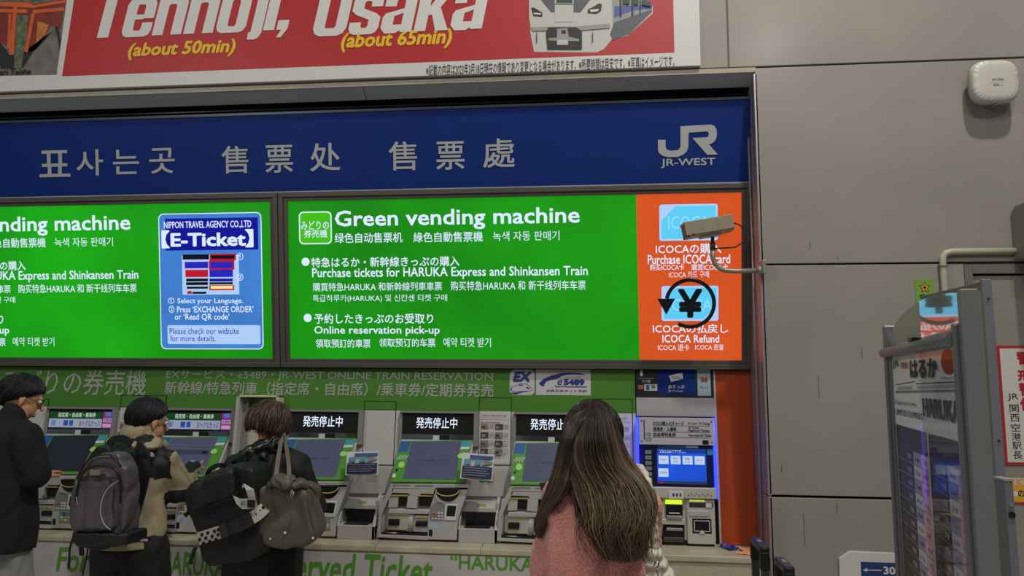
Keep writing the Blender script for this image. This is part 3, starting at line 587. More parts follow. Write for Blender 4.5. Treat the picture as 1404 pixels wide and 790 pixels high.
    unit('ticket_unit', [(-0.0138,0.2624), (0.045,0.2637), (0.0379,0.1906), (-0.0208,0.1892)], .01, .06, M_ivory); unit('ticket_unit', [(0.1035,0.2651), (0.1665,0.2622), (0.1592,0.1893), (0.0963,0.1921)], .0, .06, M_grey)
    unit('slot', [(0.0445,0.2465), (0.1063,0.2458), (0.0998,0.1986), (0.0399,0.1992)], .03, .06, M_black); unit('slot', [(0.1712,0.2559), (0.2518,0.2556), (0.2395,0.1998), (0.1657,0.2023)], .03, .06, M_black)
    MB().prism([(-0.0094,0.2668), (0.1079,0.2695), (0.1081,0.2643), (-0.011,0.2616)], .002, .05).prism([(0.1754,0.2693), (0.256,0.2686), (0.2539,0.2634), (0.1755,0.2633)], .002, .05).make('guide_line', M_yl, t)
    unit('shelf', [(-0.0116,0.1851), (0.2443,0.185), (0.2314,0.1592), (-0.0199,0.1571)], .0, .05, M_grey)
    b = MB(); c0 = (0.1028,0.1111)
    b.tube([((-0.0108,0.1552)[0], .05, (0.0432,0.1587)[1]), ((-0.0171,0.0568)[0], .05, (0.0458,0.0586)[1])], .03, 10); b.box((-0.0185,0.1079)[0], .012, (0.0458,0.0586)[1], (0.1163,0.1115)[0], .06, (0.0433,0.1565)[1]); b.make('note_unit', M_ivory, t, .004)
    MB().tube([((0.1241,0.1586)[0], .035, (0.1241,0.1586)[1]), ((0.1132,0.0519)[0], .035, (0.1132,0.0519)[1])], .026, 12).make('note_drum', M_ivory, t)
    unit('note_unit', [(0.1467,0.1506), (0.2317,0.1485), (0.227,0.0509), (0.1356,0.0526)], .012, .06, M_grey)
    unit('slot', [(-0.0122,0.1252), (0.0553,0.1257), (0.054,0.0886), (-0.0134,0.088)], -.001, .05, M_black); unit('slot', [(0.1564,0.1177), (0.2269,0.1187), (0.224,0.0876), (0.1526,0.087)], -.001, .05, M_black)
    MB().prism([(-0.0153,0.1559), (0.1107,0.157), (0.1099,0.1522), (-0.017,0.1507)], .004, .02).prism([(0.1446,0.142), (0.2296,0.1417), (0.2293,0.1357), (0.1443,0.1361)], .004, .02).make('guide_line', M_yl, t)
    unit('coin_tray', [(-0.0551,0.046), (0.2249,0.0466), (0.2252,0.0318), (-0.0569,0.0323)], .004, .05, M_black)
    b = MB(); p0 = (-0.0302,0.0437); p1 = (0.0552,0.0418); b.tube([(p0[0], .012, p0[1]), ((p0[0]+p1[0])/2, -.002, p0[1]+.002), (p1[0], .012, p1[1])], .005, 6, flat=.5); b.make('tray_lip', M_steel, t)
    # right hand side: coin bowl, keypad niche, card slot
    c = (0.349,0.3049); b = MB(); ax = ((0.4268,0.3066)[0]-(0.2732,0.3032)[0])/2; az = (0.3489,0.3134)[1]-(0.3503,0.2323)[1]
    b.prism([(c[0]-ax*math.cos(R(a)), c[1]+.012-az*math.sin(R(a))) for a in range(0, 181, 12)], -.004, .02); b.make('coin_bowl', M_black, t, .004)
    b = MB(); b.tube([(c[0]-ax*.93*math.cos(R(a)), -.012-.012*math.sin(R(a)), c[1]+.002-az*.42*math.sin(R(a))) for a in range(0, 181, 15)], .0035, 6); b.make('bowl_rim', M_yl, t)
    unit('keypad_niche', [(0.2388,0.1275), (0.2441,0.1957), (0.2569,0.2237), (0.2835,0.235), (0.3147,0.2336), (0.335,0.2149), (0.3322,0.1278)], -.002, .01, M_dgrey)
    p = (0.2895,0.1543); b = MB(); KO = mat('key_orange', '#b07a5a', .5)
    for i in range(4):
        for j in range(3): b.box(p[0]-.035+i*.018, -.008, p[1]-.022+j*.016, p[0]-.022+i*.018, -.001, p[1]-.012+j*.016, 1 if i < 2 and j > 0 else 0)
    b.make('keypad', [M_bs, KO], t)
    unit('card_slot_frame', [(0.3349,0.2256), (0.4126,0.2232), (0.4008,0.1275), (0.3277,0.1277)], -.006, .01, M_bs)
    unit('card_slot', [(0.3484,0.2161), (0.4052,0.2145), (0.3951,0.1506), (0.342,0.1514)], -.0075, .01, M_black)
    unit('panel_seam', [(0.2322,0.1239), (0.4097,0.1252), (0.4097,0.1231), (0.2322,0.1218)], -.001, .01, M_dgrey)
    unit('receipt_slot', rrect(*(0.2359,0.0304,0.2617,0.0726), .006), -.001, .01, M_black)
    if sticker:
        x0, z0, x1, z1 = (0.282,0.0453,0.375,0.1171); w = x1-x0; h = z1-z0
        its = [((x0, z0, x1, z1), mat('sticker_olive', '#6d8464', .5)), ((x0+.02, z1-.36*h, x0+.45*w, z1-.06*h), M_stb)]
        for i in range(3):
            for j in range(2): its.append(((x0+(.08+.3*i)*w, z0+(.2+.22*j)*h, x0+(.3+.3*i)*w, z0+(.36+.22*j)*h), M_bs if (i+j) % 2 else mat('sticker_sand', '#b5a15c', .5)))
        flat('card_brand_sticker', t, its, y=-.001)
    else:
        x0, z0, x1, z1 = (0.2372,0.0795,0.295,0.1155)
        flat('info_sticker', t, [((x0, z0, x1, z1), mat('sticker_pale_blue', '#9fb2c6', .5))], y=-.001)
    if tray:
        x0, x1 = (0.4109,0.0476)[0]+.004, (0.6522,0.0418)[0]; 
        b = MB(); b.box(x0, 0, .0, x1, .138, .082); b.side([(.0, .08), (.085, .178), (.085, .22), (.145, .25), (.138, 0), (0, 0)], x0, x0+.008); b.side([(.0, .08), (.085, .178), (.085, .22), (.145, .25), (.138, 0), (0, 0)], x1-.02, x1)
        b.side([(.085, .165), (.085, .19), (.145, .225), (.145, .165)], x0+.008, x1-.02); b.make('ticket_tray', M_grey, t, .003)
        box('tray_opening', t, (x0+.03, .090, .083, x1-.022, .138, .165), M_black)
        MB().prism([(x0+.03, 0), (x1-.05, 0), (x1-.07, .004), (x0+.05, .004)], .02, .09).make('tray_mat', M_blackm, t).location.z = .083
        box('tray_label', t, (x0+.10, .095, .197, x0+.15, .115, .210), M_yl)
        # back plate above the tray with speaker holes
        o = MB().prism([(x0+.012, .25), (x1+.02, .25), (x1+.02, .42), (x0+.012, .42)], .148, .156).make('back_plate', M_white, t)
        b = MB()
        for i in range(7):
            for j in range(6): b.disc((x0+.125+.0105*i+(j % 2)*.005, .325+.0115*j), .0022, .146, .149, 6)
        b.make('speaker_holes', M_blackm, t, recalc=True)['kind'] = 'stuff'
        MB().prism([(x1+.003, 0.0), (x1+.018, .0), (x1+.040, .25), (x1+.022, .25)], .02, .10).make('divider_strip', M_white, t)
    return t
def hdx(px): return px
XD = -1.20
mA = machine((-3.616,-0.3028)[0]-.013, 'dark', 'green ticket machine at the far left between the navy coat and the grey backpack', sticker=True)
mB = machine((-2.788,-0.2934)[0]-.013, 'menu', 'green ticket machine being touched by the man in the beige jacket')
mC = machine((-1.934,-0.2931)[0]-.013, 'closed', 'closed green ticket machine just right of the brown tote bag', sticker=True)
mD = machine(XD, 'closed', 'closed green ticket machine in full view, between the tote bag and the pink jacket')
mE = machine((-0.4586,-0.2897)[0]-.013, 'closed', 'closed green ticket machine partly hidden by the woman with long hair', tray=False)
# green ribbon mark beside machine D
b = MB(); c = (0.5569,0.3457)
c = (c[0]-1.20, c[1]+.77)
for sx in (-1, 1):
    b.ell((c[0]+sx*.022, .288, c[1]), (.018, .002, .016), seg=12)
b.ell((c[0], .287, c[1]), (.009, .003, .009), seg=12); o = b.make('ribbon_sticker', M_gink); tagp(o, 'small green bow shaped sticker on the white plate below the speaker holes', 'sticker')

# hanging leaflets
def leaflet(cpx, label, rot):
    x0, z0, x1, z1 = cpx
    w = x1-x0; h = z1-z0
    t = thing('leaflet', label, 'leaflet', ((x0+x1)/2, .125, z1), (R(-14), R(rot), 0), 'leaflets hung beside the screens')
    b = MB(); n = 8
    for i in range(n):
        a0, a1 = -w/2+w*i/n, -w/2+w*(i+1)/n; f = lambda a: .012*math.sin((a/w+.5)*math.pi)
        b._f([(a0, f(a0), -h), (a1, f(a1), -h), (a1, f(a1), 0), (a0, f(a0), 0), (a0, f(a0)+.001, -h), (a1, f(a1)+.001, -h), (a1, f(a1)+.001, 0), (a0, f(a0)+.001, 0)], [(0, 1, 2, 3), (7, 6, 5, 4), (0, 4, 5, 1), (2, 6, 7, 3)])
    b.make('sheet', M_bs, t)
    NV = mat('print_navy', '#1d2150', .45); SB = mat('print_sky', '#5a90a8', .5)
    flat('print', t, [((-w*.46, -h*.94, w*.47, -h*.5), NV), ((-w*.25, -h*.2, w*.47, -h*.08), mat('print_mid_blue', '#2c4f8c', .5)), ((-w*.42, -h*.44, -w*.2, -h*.24), SB), ((-w*.08, -h*.44, w*.12, -h*.24), SB),
        ([(w*.16, -h*.44), (w*.46, -h*.38), (w*.46, -h*.3), (w*.3, -h*.24), (w*.18, -h*.26)], M_dgrey), ((-w*.15, -h*.35, -w*.12, -h*.33), M_ink)] +
        [((-w*.42, -h*(.58+.09*k), w*(.4-.1*(k % 2)), -h*(.565+.09*k)), M_lgrey) for k in range(4)], y=-.003)
    MB().tube([(0, .005, 0), (0, .05, .0), (0, .12, -.02)], .002, 6).make('holder_wire', M_steel, t)
leaflet((-0.7614,1.141,-0.5681,1.295), 'navy and white leaflet right of the idle screen in full view', 3)
leaflet((-1.478,1.155,-1.277,1.295), 'navy and white leaflet right of the screen beside the tote bag', -2)

# ================================================================ blue ticket machine
bm_ = thing('fare_machine', 'blue lit ticket machine with a bright blue touch screen at the right end', 'ticket machine', (.36, .235, .77))
J0 = (0, 0, 0)
MN = mat('machine_navy', '#101d52', .35); MJ = mat('machine_silver', '#b9b7ae', .42, metal=.15); MLED = mat('led_blue', '#1f2cff', .3, emit=5.0)
MLEDW = mat('led_core', '#5a78ff', .3, emit=6.0)
def jx(o): return xf(o, -3, J0)
x0, z0, x1, z1 = (-0.0726,0.3358,0.3812,0.7526)
jx(box('cabinet', bm_, (x0+.005, .01, z0, x1-.002, .045, z1), MN)); 
xa, za, xb, zb = (-0.0534,0.0024,0.3765,0.3361)
jx(box('lower_cabinet', bm_, (xa, .01, .03, xb, .045, zb), MJ, .003)); jx(box('plinth', bm_, (xa, .015, .0, xb-.01, .045, .03), M_black))
b = MB(); b.tube([(x0, -.006, (-0.0733,0.7454)[1]), (x0, -.006, (-0.0828,0.4503)[1])], .009, 8); b.tube([(x1+.003, -.006, (0.3839,0.7466)[1]), (x1+.004, -.006, (0.3843,0.2737)[1])], .009, 8)
jx(b.make('led_strip', MLED, bm_))
x0, z0, x1, z1 = (-0.0617,0.5834,0.3811,0.7439)
jx(box('header_plate', bm_, (x0, -.03, z0, x1, .012, z1), mat('header_white', '#b0aeb8', .45), .002))
b = MB()
for cx in (x0+.015, x1-.015):
    for cz in (z0+.02, z1-.02): b.disc((cx, cz), .004, -.033, -.03, 8)
b.box(x1-.07, -.032, z0+.006, x1-.035, -.03, z0+.03); jx(b.make('header_screws', M_black, bm_))
w = x1-x0; h = z1-z0
its = [((x0+.06*w, z0+.18*h, x0+.075*w, z1-.08*h), mat('print_indigo', '#26336f', .5))]
for i in range(5):
    for j in range(5): its.append(((x0+.08*w+.008*i, z0+.12*h+.011*j, x0+.08*w+.008*i+.004, z0+.12*h+.011*j+.006), M_ink))
for k in (.70, .47, .27): its.append(((x0+.18*w, z0+k*h, x1-.05*w, z0+(k+.012)*h), M_ink))
jx(flat('header_print', bm_, its, y=-.0305, step=.00005))
for s, q in (('ICOCA購入·ICチャージ', (.19, .72, .60, .87)), ('乗車券・入場券', (.19, .50, .50, .66)), ('自由席特急券', (.19, .30, .49, .45)), ('IC Card / IC Charge', (.66, .74, .95, .84)), ('JR Tickets', (.66, .60, .80, .68)), ('Platform Tickets', (.66, .50, .94, .59)), ('Non-reserved Tickets', (.66, .32, .96, .42))):
    jx(tx(bm_, s, (x0+q[0]*w, z0+q[1]*h, x0+q[2]*w, z0+q[3]*h), M_ink, y=-.0325, bold=.02))
# screen block
x0, z0, x1, z1 = (-0.0262,0.3404,0.3698,0.5837)
jx(box('screen_surround', bm_, (x0, -.008, z0, x1, .012, z1), mat('surround_navy', '#0c1440', .3), .002))
s0, t0, s1, t1 = (0.0431,0.3534,0.3312,0.5603)
jx(box('touch_screen', bm_, (s0, -.012, t0, s1, .0, t1), mat('screen_blue', '#1c50d0', .15, emit=1.0, noise_amt=.25, noise_scale=5)))
w = s1-s0; h = t1-t0
its = [((s0, t1-.13*h, s1, t1), mat('screen_blue_dark', '#123a8c', .3, emit=.9))]
MBt = mat('screen_button', '#b9cdee', .3, emit=.95)
for k in range(4): its.append(((s0+(.03+.245*k)*w, t0+.56*h, s0+(.235+.245*k)*w, t0+.80*h), MBt))
its.append(((s0+.02*w, t0+.20*h, s0+.225*w, t0+.44*h), MBt)); its.append(((s0, t0, s1, t0+.08*h), mat('screen_base', '#28324e', .3, emit=.9))); its.append(((s0+.03*w, t0+.02*h, s0+.12*w, t0+.055*h), M_E_red))
jx(flat('screen_page', bm_, its, y=-.0125, step=.0002))
for s, q in (('English', (.06, .66, .2, .71)), ('简体', (.32, .69, .42, .75)), ('中文', (.33, .61, .42, .66)), ('繁體', (.57, .69, .66, .75)), ('中文', (.57, .61, .66, .66)), ('한국어', (.80, .66, .92, .71)), ('日本語', (.05, .29, .19, .35)), ('Select your language', (.05, .93, .5, .97)), ('言語を選択してください', (.05, .88, .6, .92))):
    jx(tx(bm_, s, (s0+q[0]*w, t0+q[1]*h, s0+q[2]*w, t0+q[3]*h), M_E_ink if q[1] < .85 else M_E_text, y=-.0155, bold=.0))
b = MB()
for k in range(7):
    p = (-0.0203,0.5374); b.box(p[0]-.008, -.022, p[1]-.012-.032*k, p[0]+.030, -.008, p[1]+.012-.032*k)
jx(b.make('side_buttons', mat('button_grey', '#77777f', .5), bm_, .002))
jx(box('status_label', bm_, (s0+.02*w, -.010, t1+.03*h, s0+.6*w, -.004, t1+.09*h), mat('label_blue', '#3f6a8c', .5))); jx(box('status_label', bm_, (s0+.6*w, -.010, t1+.03*h, s0+.85*w, -.004, t1+.09*h), M_bs))
p = (0.3383,0.5266,0.3725,0.5608); jx(box('corner_sticker', bm_, (p[0], -.010, p[1], p[2], -.004, p[3]), M_stt))
# lower fittings
def jb(nm, px, y0, y1, m, bev=.002): x0, z0, x1, z1 = px; return jx(box(nm, bm_, (x0, y0, z0, x1, y1, z1), m, bev))
jb('ledge', (0.0182,0.2737,0.3813,0.3369), -.03, .012, MJ, .004); jb('label_holder', (0.1039,0.2724,0.1895,0.3146), -.045, -.02, M_bs)
b = MB(); q = (0.1083,0.283,0.1853,0.3083)
for k in range(3): b.box(q[0]+.018+.02*k, -.047, q[1]+.004, q[0]+.027+.02*k, -.044, q[3]-.004)
jx(b.make('label_marks', M_ink, bm_))
b = MB(); q = (0.2152,0.2842,0.3725,0.3136)
for k in range(9): b.box(q[0]+.016*k, -.0315, q[1]+.004+.008*(k % 2), q[0]+.010+.016*k, -.029, q[1]+.012+.008*(k % 2))
jx(b.make('braille_labels', M_dgrey, bm_))
ML = mat('guide_lamp', '#d4f02a', .3, emit=1.1)
jb('guide_lamp', (0.0878,0.2365,0.184,0.2596), -.006, .01, ML); jb('guide_lamp', (0.2248,0.2544,0.3161,0.2669), -.012, .01, ML)
jb('note_slot', (0.0887,0.1592,0.1869,0.2366), .0, .02, M_black); jb('note_lip', (0.0921,0.1508,0.1816,0.1717), -.02, .012, M_steel); jb('note_bar', (0.1055,0.1821,0.1695,0.1884), -.006, .01, M_bs)
jb('left_plate', (-0.0528,0.1351,0.0802,0.2568), .002, .015, MJ); jb('middle_rail', (0.0146,0.1209,0.1979,0.1501), -.01, .012, MJ)
jb('change_bay', (0.0174,0.0173,0.1959,0.1168), .004, .02, M_black); jb('change_shutter', (0.0904,0.0844,0.1839,0.101), -.004, .012, M_steel); jb('change_lid', (0.072,0.0222,0.1907,0.047), -.008, .012, mat('dark_steel', '#55565a', .35, metal=.6))
b_ = jb('right_unit', (0.2107,0.0144,0.3712,0.2717), -.012, .012, MJ, .004); jb('coin_panel', (0.2241,0.2235,0.3619,0.2507), -.016, -.006, mat('smoke_panel', '#33353a', .25)); jb('coin_hatch', (0.2205,0.1711,0.3391,0.2045), -.018, -.008, M_grey, .004); jb('coin_dial', (0.3195,0.2225,0.3533,0.2476), -.019, -.006, M_bs)
b = MB(); q = (0.2396,0.0763,0.3493,0.1591); b.box(q[0], -.014, q[1], q[2], -.008, q[3], 0)
for (a, c_, d_, e_) in ((.08, .12, .92, .17), (.08, .83, .92, .88), (.08, .12, .12, .88), (.88, .12, .92, .88)):
    W = q[2]-q[0]; H = q[3]-q[1]; b.box(q[0]+a*W, -.017, q[1]+c_*H, q[0]+d_*W, -.013, q[1]+e_*H, 1)
b.prism([(q[0]+.35*(q[2]-q[0]), q[1]-.002), (q[0]+.65*(q[2]-q[0]), q[1]-.002), (q[0]+.5*(q[2]-q[0]), q[1]+.02)], -.018, -.014, 1)
jx(b.make('card_reader', [M_black, M_bs], bm_))
# header above it on the fascia
hp = thing('fare_sign', 'black and blue header sign numbered 1 above the blue ticket machine', 'sign', (0, .36, 1.8), (R(-4.3), 0, 0))
x0, z0, x1, z1 = (0.2901,-0.1667,0.7669,0.0091); x1 = (0.7635,-0.1645)[0]
box('sign_board', hp, (x0, -.006, z0, x1, .02, 0), mat('sign_black', '#17181c', .4)); z2 = (0.5218,-0.2825)[1]
box('blank_panel', hp, (x0, -.004, z2, x1, .02, z0-.002), mat('blank_white', '#a3a0a3', .5))
box('cabinet_back', hp, (x0, .03, -1.03, x1, .05, z2), M_gap)
flat('sign_print', hp, [((0.4206,-0.1487,0.6523,0.0091), M_navy), ((0.6655,-0.1562,0.7451,0.0146), mat('sign_pale_blue', '#93a3b0', .5)), ([(0.4931,-0.0342), (0.5741,-0.0133), (0.5796,-0.0517), (0.5055,-0.0725)], M_bs), ((0.3031,-0.1191,0.3346,-0.092), mat('sign_salmon', '#b96a4c', .5)), ((0.3391,-0.1276,0.4197,-0.087), M_bs), ((0.3525,-0.1233,0.3705,-0.0917), M_stb), ((0.384,-0.114,0.4064,-0.0914), M_gink), ((0.3042,-0.0546,0.3986,-0.0519), M_lgrey)], y=-.0065)
for s, q, m, bo in (('1', (0.3161,-0.0375,0.3319,-0.0011), M_bs, 0), ('JRきっぷ', (0.4868,-0.1173,0.5847,-0.0903), M_bs, .01), ('JR Tickets', (0.4861,-0.1376,0.575,-0.1219), M_bs, .0), ('ic', (0.6883,-0.0666,0.7281,-0.0396), M_red, .06), ('チャージ', (0.6776,-0.116,0.7306,-0.0936), M_stb, 0), ('Ticket', (0.5107,-0.0543,0.5642,-0.0362), M_dgrey, 0), ('全ての機能', (0.3264,-0.0782,0.3803,-0.06), M_bs, .01)):
    tx(hp, s, q, m, y=-.011, bold=bo)


# ================================================================ things on the wall
M_apw = mat('cover_white', '#bcb8b0', .4)
ap = thing('wireless_access_point', 'white rounded square wireless access point high on the right wall', 'access point', (2.283, 0, 3.424))
def squircle(r, p=3.6, n=64, q=1.): return [(r*math.copysign(abs(math.cos(t))**(2/p), math.cos(t)), r*q*math.copysign(abs(math.sin(t))**(2/p), math.sin(t))) for t in [2*math.pi*i/n for i in range(n)]]
bmx = bmesh.new(); rings = []
N = 96
for k, (f, y) in enumerate(((1.0, -.062), (1.0, -.085), (.985, -.100), (.955, -.110), (.90, -.117), (.72, -.121), (.4, -.122))):
    ring = []
    for i, (x, z) in enumerate(squircle(.1265, 3.4, N, .985)):
        w = .0012*(1 if i % 4 < 2 else -1) if k in (2, 3, 4) else 0
        ring.append(bmx.verts.new((x*f, y+w, z*f)))
    rings.append(ring)
for a, b_ in zip(rings, rings[1:]):
    for i in range(N): bmx.faces.new((a[i], a[(i+1) % N], b_[(i+1) % N], b_[i]))
bmx.faces.new(rings[-1]); bmx.faces.new(rings[0][::-1])
bmesh.ops.recalc_face_normals(bmx, faces=bmx.faces); me = bpy.data.meshes.new('cover'); bmx.to_mesh(me); bmx.free()
for p in me.polygons: p.use_smooth = True
link('cover', me, M_apw, ap)
box('mounting_plate', ap, (-.07, -.065, -.07, .07, 0, .07), M_dgrey); MB().disc((0, -.128), .008, -.09, -.06, 10).make('sensor', M_dgrey, ap)
tx(ap, 'aruba', (-.024, -.004, .036, .014), mat('print_grey', '#4a4848', .5), y=-.1225, bold=.01)
flat('small_print', ap, [((-.035, -.013, .045, -.011), mat('print_light_grey', '#8c8a86', .5)), ((-.022, -.036, .008, -.022), M_dgrey), ((.010, -.034, .032, -.029), M_lgrey)], y=-.1223)

wb = thing('wall_box', 'grey metal box fixed to the wall above the door', 'box', (2.365, 0, 2.42))
MB().side([(0, 0), (-.30, .0), (-.30, .30), (-.05, .30), (0, .265)], 0, .5).make('housing', mat('box_grey', '#85817b', .45), wb, .006)
box('lid_seam', wb, (.0, -.301, .02, .5, -.299, .024), M_dgrey)
M_con = mat('conduit_ivory', '#aaa593', .45)
cn = thing('cable_conduit', 'ivory cable conduit running along and down the wall beside the door', 'conduit', (1.98, 0, 2.3))
b = MB(); b.tube([(.40, -.018, .168), (.05, -.018, .168), (.02, -.018, .160), (.004, -.018, .140), (0, -.018, .11), (0, -.018, -2.29)], .019, 10, flat=.9); b.make('pipe', M_con, cn)
box('coupling', cn, (-.022, -.04, .085, .022, -.0, .088), M_dgrey)
gs = thing('green_sticker', 'green sticker with an orange star on the wall beside the conduit', 'sticker', (1.882, -.001, 2.15)); 
box('sheet', gs, (-.052, -.002, 0, .052, 0, .165), mat('sticker_green', '#6f9a3c', .5))
st = [(.026*(1 if i % 2 == 0 else .5)*math.sin(math.pi*i/5), .118+.028*(1 if i % 2 == 0 else .5)*math.cos(math.pi*i/5)) for i in range(10)]
flat('star', gs, [([(x*1.25, (z-.118)*1.25+.118) for x, z in st], M_ink), (st, mat('star_orange', '#d08a1e', .5)), ([(.008*math.cos(i), .118+.008*math.sin(i)) for i in range(6)], M_ink)], y=-.0025)
tx(gs, '禁煙', (-.03, .052, .03, .08), M_ink, y=-.0026)

dsn = thing('distance_sign', 'white chamfered wall sign with a blue field reading 30 centimetres', 'sign', (1.345, 0, 0)); dsn.location = (0, 0, 0)
MB().prism([(1.346,0.7829), (1.403,0.8231), (1.917,0.8159), (1.889,0.37), (1.337,0.3466)], -.02, 0).make('plate', mat('plate_white', '#c3c1bd', .4), dsn, .003)
flat('blue_field', dsn, [((1.456,0.66,1.874,0.7702), mat('field_blue', '#1c3168', .45)), ([(1.465,0.7274), (1.488,0.7396), (1.487,0.7186)], M_bs), ([(1.488,0.7308), (1.564,0.731), (1.563,0.7272), (1.488,0.7266)], M_bs)], y=-.0205)
tx(dsn, '30 cm', (1.571,0.7087,1.725,0.7505), M_bs, y=-.022, bold=.03)

rs = thing('police_notice', 'white notice with a red border and vertical Japanese lettering on the door', 'sign', (2.247, .015, 1.295))
rs.location = (0, .018, 0)
x0, z0, x1, z1 = 2.247, 1.295, 2.74, 1.942
box('sheet', rs, (x0, -.004, z0, x1, 0, z1), mat('notice_red', '#a3232f', .45)); box('inner_sheet', rs, (x0+.015, -.005, z0+.015, x1-.015, -.003, z1-.015), mat('notice_paper', '#c3c0b8', .5))
MR = mat('notice_ink_red', '#a92330', .5)
for s, z in (('警', (2.363,1.874)[1]), ('戒', (2.356,1.782)[1]), ('警', (2.35,1.703)[1]), ('備', (2.345,1.624)[1])):
    tx(rs, s, (2.345, z-.036, 2.43, z+.036), MR, y=-.0055, bold=.03, name='character')
tx(rs, 'JR', (2.285, (2.297,1.639)[1], 2.34, (2.3,1.681)[1]), M_ink, y=-.0055, bold=.005)
for s, z in (('関', (2.305,1.6)[1]), ('西', (2.302,1.549)[1]), ('空', (2.305,1.496)[1]), ('港', (2.302,1.447)[1]), ('駅', (2.306,1.399)[1]), ('長', (2.306,1.348)[1])):
    tx(rs, s, (2.290, z-.021, 2.338, z+.021), M_ink, y=-.0055, bold=.005, name='character')
ys = thing('yellow_sticker', 'yellow and orange sticker below the red bordered notice', 'sticker', (0, .018, 0))
box('sheet', ys, (2.253, -.003, 1.10, 2.62, 0, 1.228), mat('sticker_amber', '#cf9a2a', .45)); box('red_edge', ys, (2.253, -.003, 1.088, 2.62, 0, 1.10), MR)
box('pale_band', ys, (2.253, -.0034, 1.19, 2.62, -.002, 1.228), mat('sticker_peach', '#cdb08c', .45))
tx(ys, 'こども110番', (2.262, 1.194, 2.46, 1.222), MR, y=-.0038, bold=.0); tx(ys, 'の駅', (2.30, 1.125, 2.38, 1.165), M_ink, y=-.0038, bold=.02)
flat('bubble', ys, [([(2.285+.022*math.cos(R(a)), 1.142+.014*math.sin(R(a))) for a in range(0, 360, 24)], M_bs)], y=-.0034)

# ================================================================ security camera
cc = thing('security_camera', 'boxy beige security camera on a curved pipe arm beside the orange display panel', 'camera', (.985, -.05, 2.385))
OX = Vector((.985, -.05, 2.385))
def rel(ps, o): return [tuple(Vector(p)-o) for p in ps]
M_cam = mat('camera_beige', '#8d856f', .45, noise_amt=.12, noise_scale=30)
M_arm = mat('arm_grey', '#8c8a80', .4, metal=.3)
b = MB(); pts = [(0.978,-0.05,2.366), (0.8439,-0.05,2.363), (0.7788,-0.05,2.368), (0.7464,-0.05,2.381), (0.7226,-0.05,2.41), (0.7134,-0.05,2.449), (0.7124,-0.05,2.487)]
b.tube(rel(pts, OX), .0135, 12); b.make('arm', M_arm, cc)
b = MB(); b.tube(rel([(0.982,-0.05,2.366), (0.9577,-0.05,2.366)], OX), .026, 14); b.make('wall_flange', M_arm, cc); box('wall_bracket', cc, (.0, -.02, -.04, .02, .05, .04), M_arm, .003)
b = MB(); b.tube(rel([(0.7124,-0.05,2.487), (0.7135,-0.05,2.53)], OX), .016, 12); b.tube(rel([(0.7135,-0.05,2.53), (0.7144,-0.05,2.564)], OX), .010, 10); b.make('swivel', mat('dark_joint', '#3b3b38', .4, metal=.4), cc)
b = MB(); b.tube(rel([(0.8279,-0.05,2.648), (0.8644,-0.05,2.635), (0.8923,-0.05,2.609), (0.8993,-0.05,2.57), (0.8816,-0.05,2.528), (0.84,-0.05,2.503), (0.7825,-0.05,2.499), (0.7208,-0.05,2.496)], OX), .0045, 8); b.make('cable', M_black, cc)
hc = Vector((0.6918,-0.07,2.612))-OX
def camrot(o):
    o.data.transform(Matrix.Translation(hc) @ Matrix.Rotation(R(6), 4, 'Z') @ Matrix.Rotation(R(-10), 4, 'Y')); return o
camrot(MB().box(-.132, -.05, -.040, .130, .05, .046).make('housing', M_cam, cc, .006))
camrot(MB().box(-.150, -.055, .040, .134, .055, .050).box(-.150, -.055, -.03, .13, -.051, .046).make('sun_shield', M_cam, cc, .003))
camrot(MB().box(-.146, -.046, -.038, -.131, .046, .04).make('front_window', M_black, cc)); camrot(MB().box(-.06, -.03, -.052, .06, .03, -.040).make('mount_plate', mat('camera_underside', '#b9a9a4', .5), cc))
camrot(MB().ell((-.11, -.056, -.028), .005, seg=8).make('screw', M_black, cc)); camrot(MB().ell((-.0, -.056, -.032), .004, seg=8).make('screw', M_black, cc))

# ================================================================ timetable stand
TA = math.atan2(-.982, -.191)
ts = thing('timetable_stand', 'free standing train timetable board with a rounded glossy header', 'timetable stand', (.843, -2.148, 0), (0, 0, TA))
M_alu = mat('aluminium', '#85868a', .35, metal=.6); M_gls = mat('header_gloss', '#b0ada2', .06, spec=1.0)
M_gls.node_tree.nodes['Principled BSDF'].inputs['Coat Weight'].default_value = 1.; M_gls.node_tree.nodes['Principled BSDF'].inputs['Coat IOR'].default_value = 2.2
M_gls.node_tree.nodes['Principled BSDF'].inputs['Coat Roughness'].default_value = .02
box('back_board', ts, (-.03, .012, .55, .655, .035, 1.84), M_grey)
tp = box('poster_sheet', ts, (-.025, .004, .56, .645, .012, 1.83), mat('timetable_paper', '#e2e2e6', .4))
for x0, x1 in ((-.052, -.03), ): box('side_post', ts, (x0, -.012, .02, x1, .03, 1.905), M_alu, .004)
box('side_post', ts, (-.03, -.004, .02, -.018, .03, 1.84), M_alu, .003)
box('side_post', ts, (.648, -.012, .02, .666, .030, 1.86), M_alu, .004)
box('end_column', ts, (.666, -.002, .0, .69, .030, 1.925), mat('column_grey', '#7b7a7d', .45), .003)
for xx in (-.04, .685): box('foot', ts, (xx-.03, -.22, 0, xx+.03, .22, .03), M_alu, .004)
MB().tube([(-.05, -.010, 1.826), (.655, -.010, 1.830)], .014, 10).make('top_rail', M_alu, ts)
box('clip', ts, (.27, -.012, 1.842, .31, .01, 1.852), M_black)
zt = lambda x: 1.848+.088*max(0, 1-((x-.40)/.43)**2)**.45
AX = [-.028]+[-.02+.03*i for i in range(23)]
aL = [(-.028, 1.848)]+[(x, zt(x)) for x in AX if x < .34]+[(.345, zt(.345)), (.345, 1.85)]
aR = [(.345, 1.85)]+[(.345, zt(.345))]+[(x, zt(x)) for x in AX if x > .35]+[(.66, zt(.66)), (.66, 1.852)]
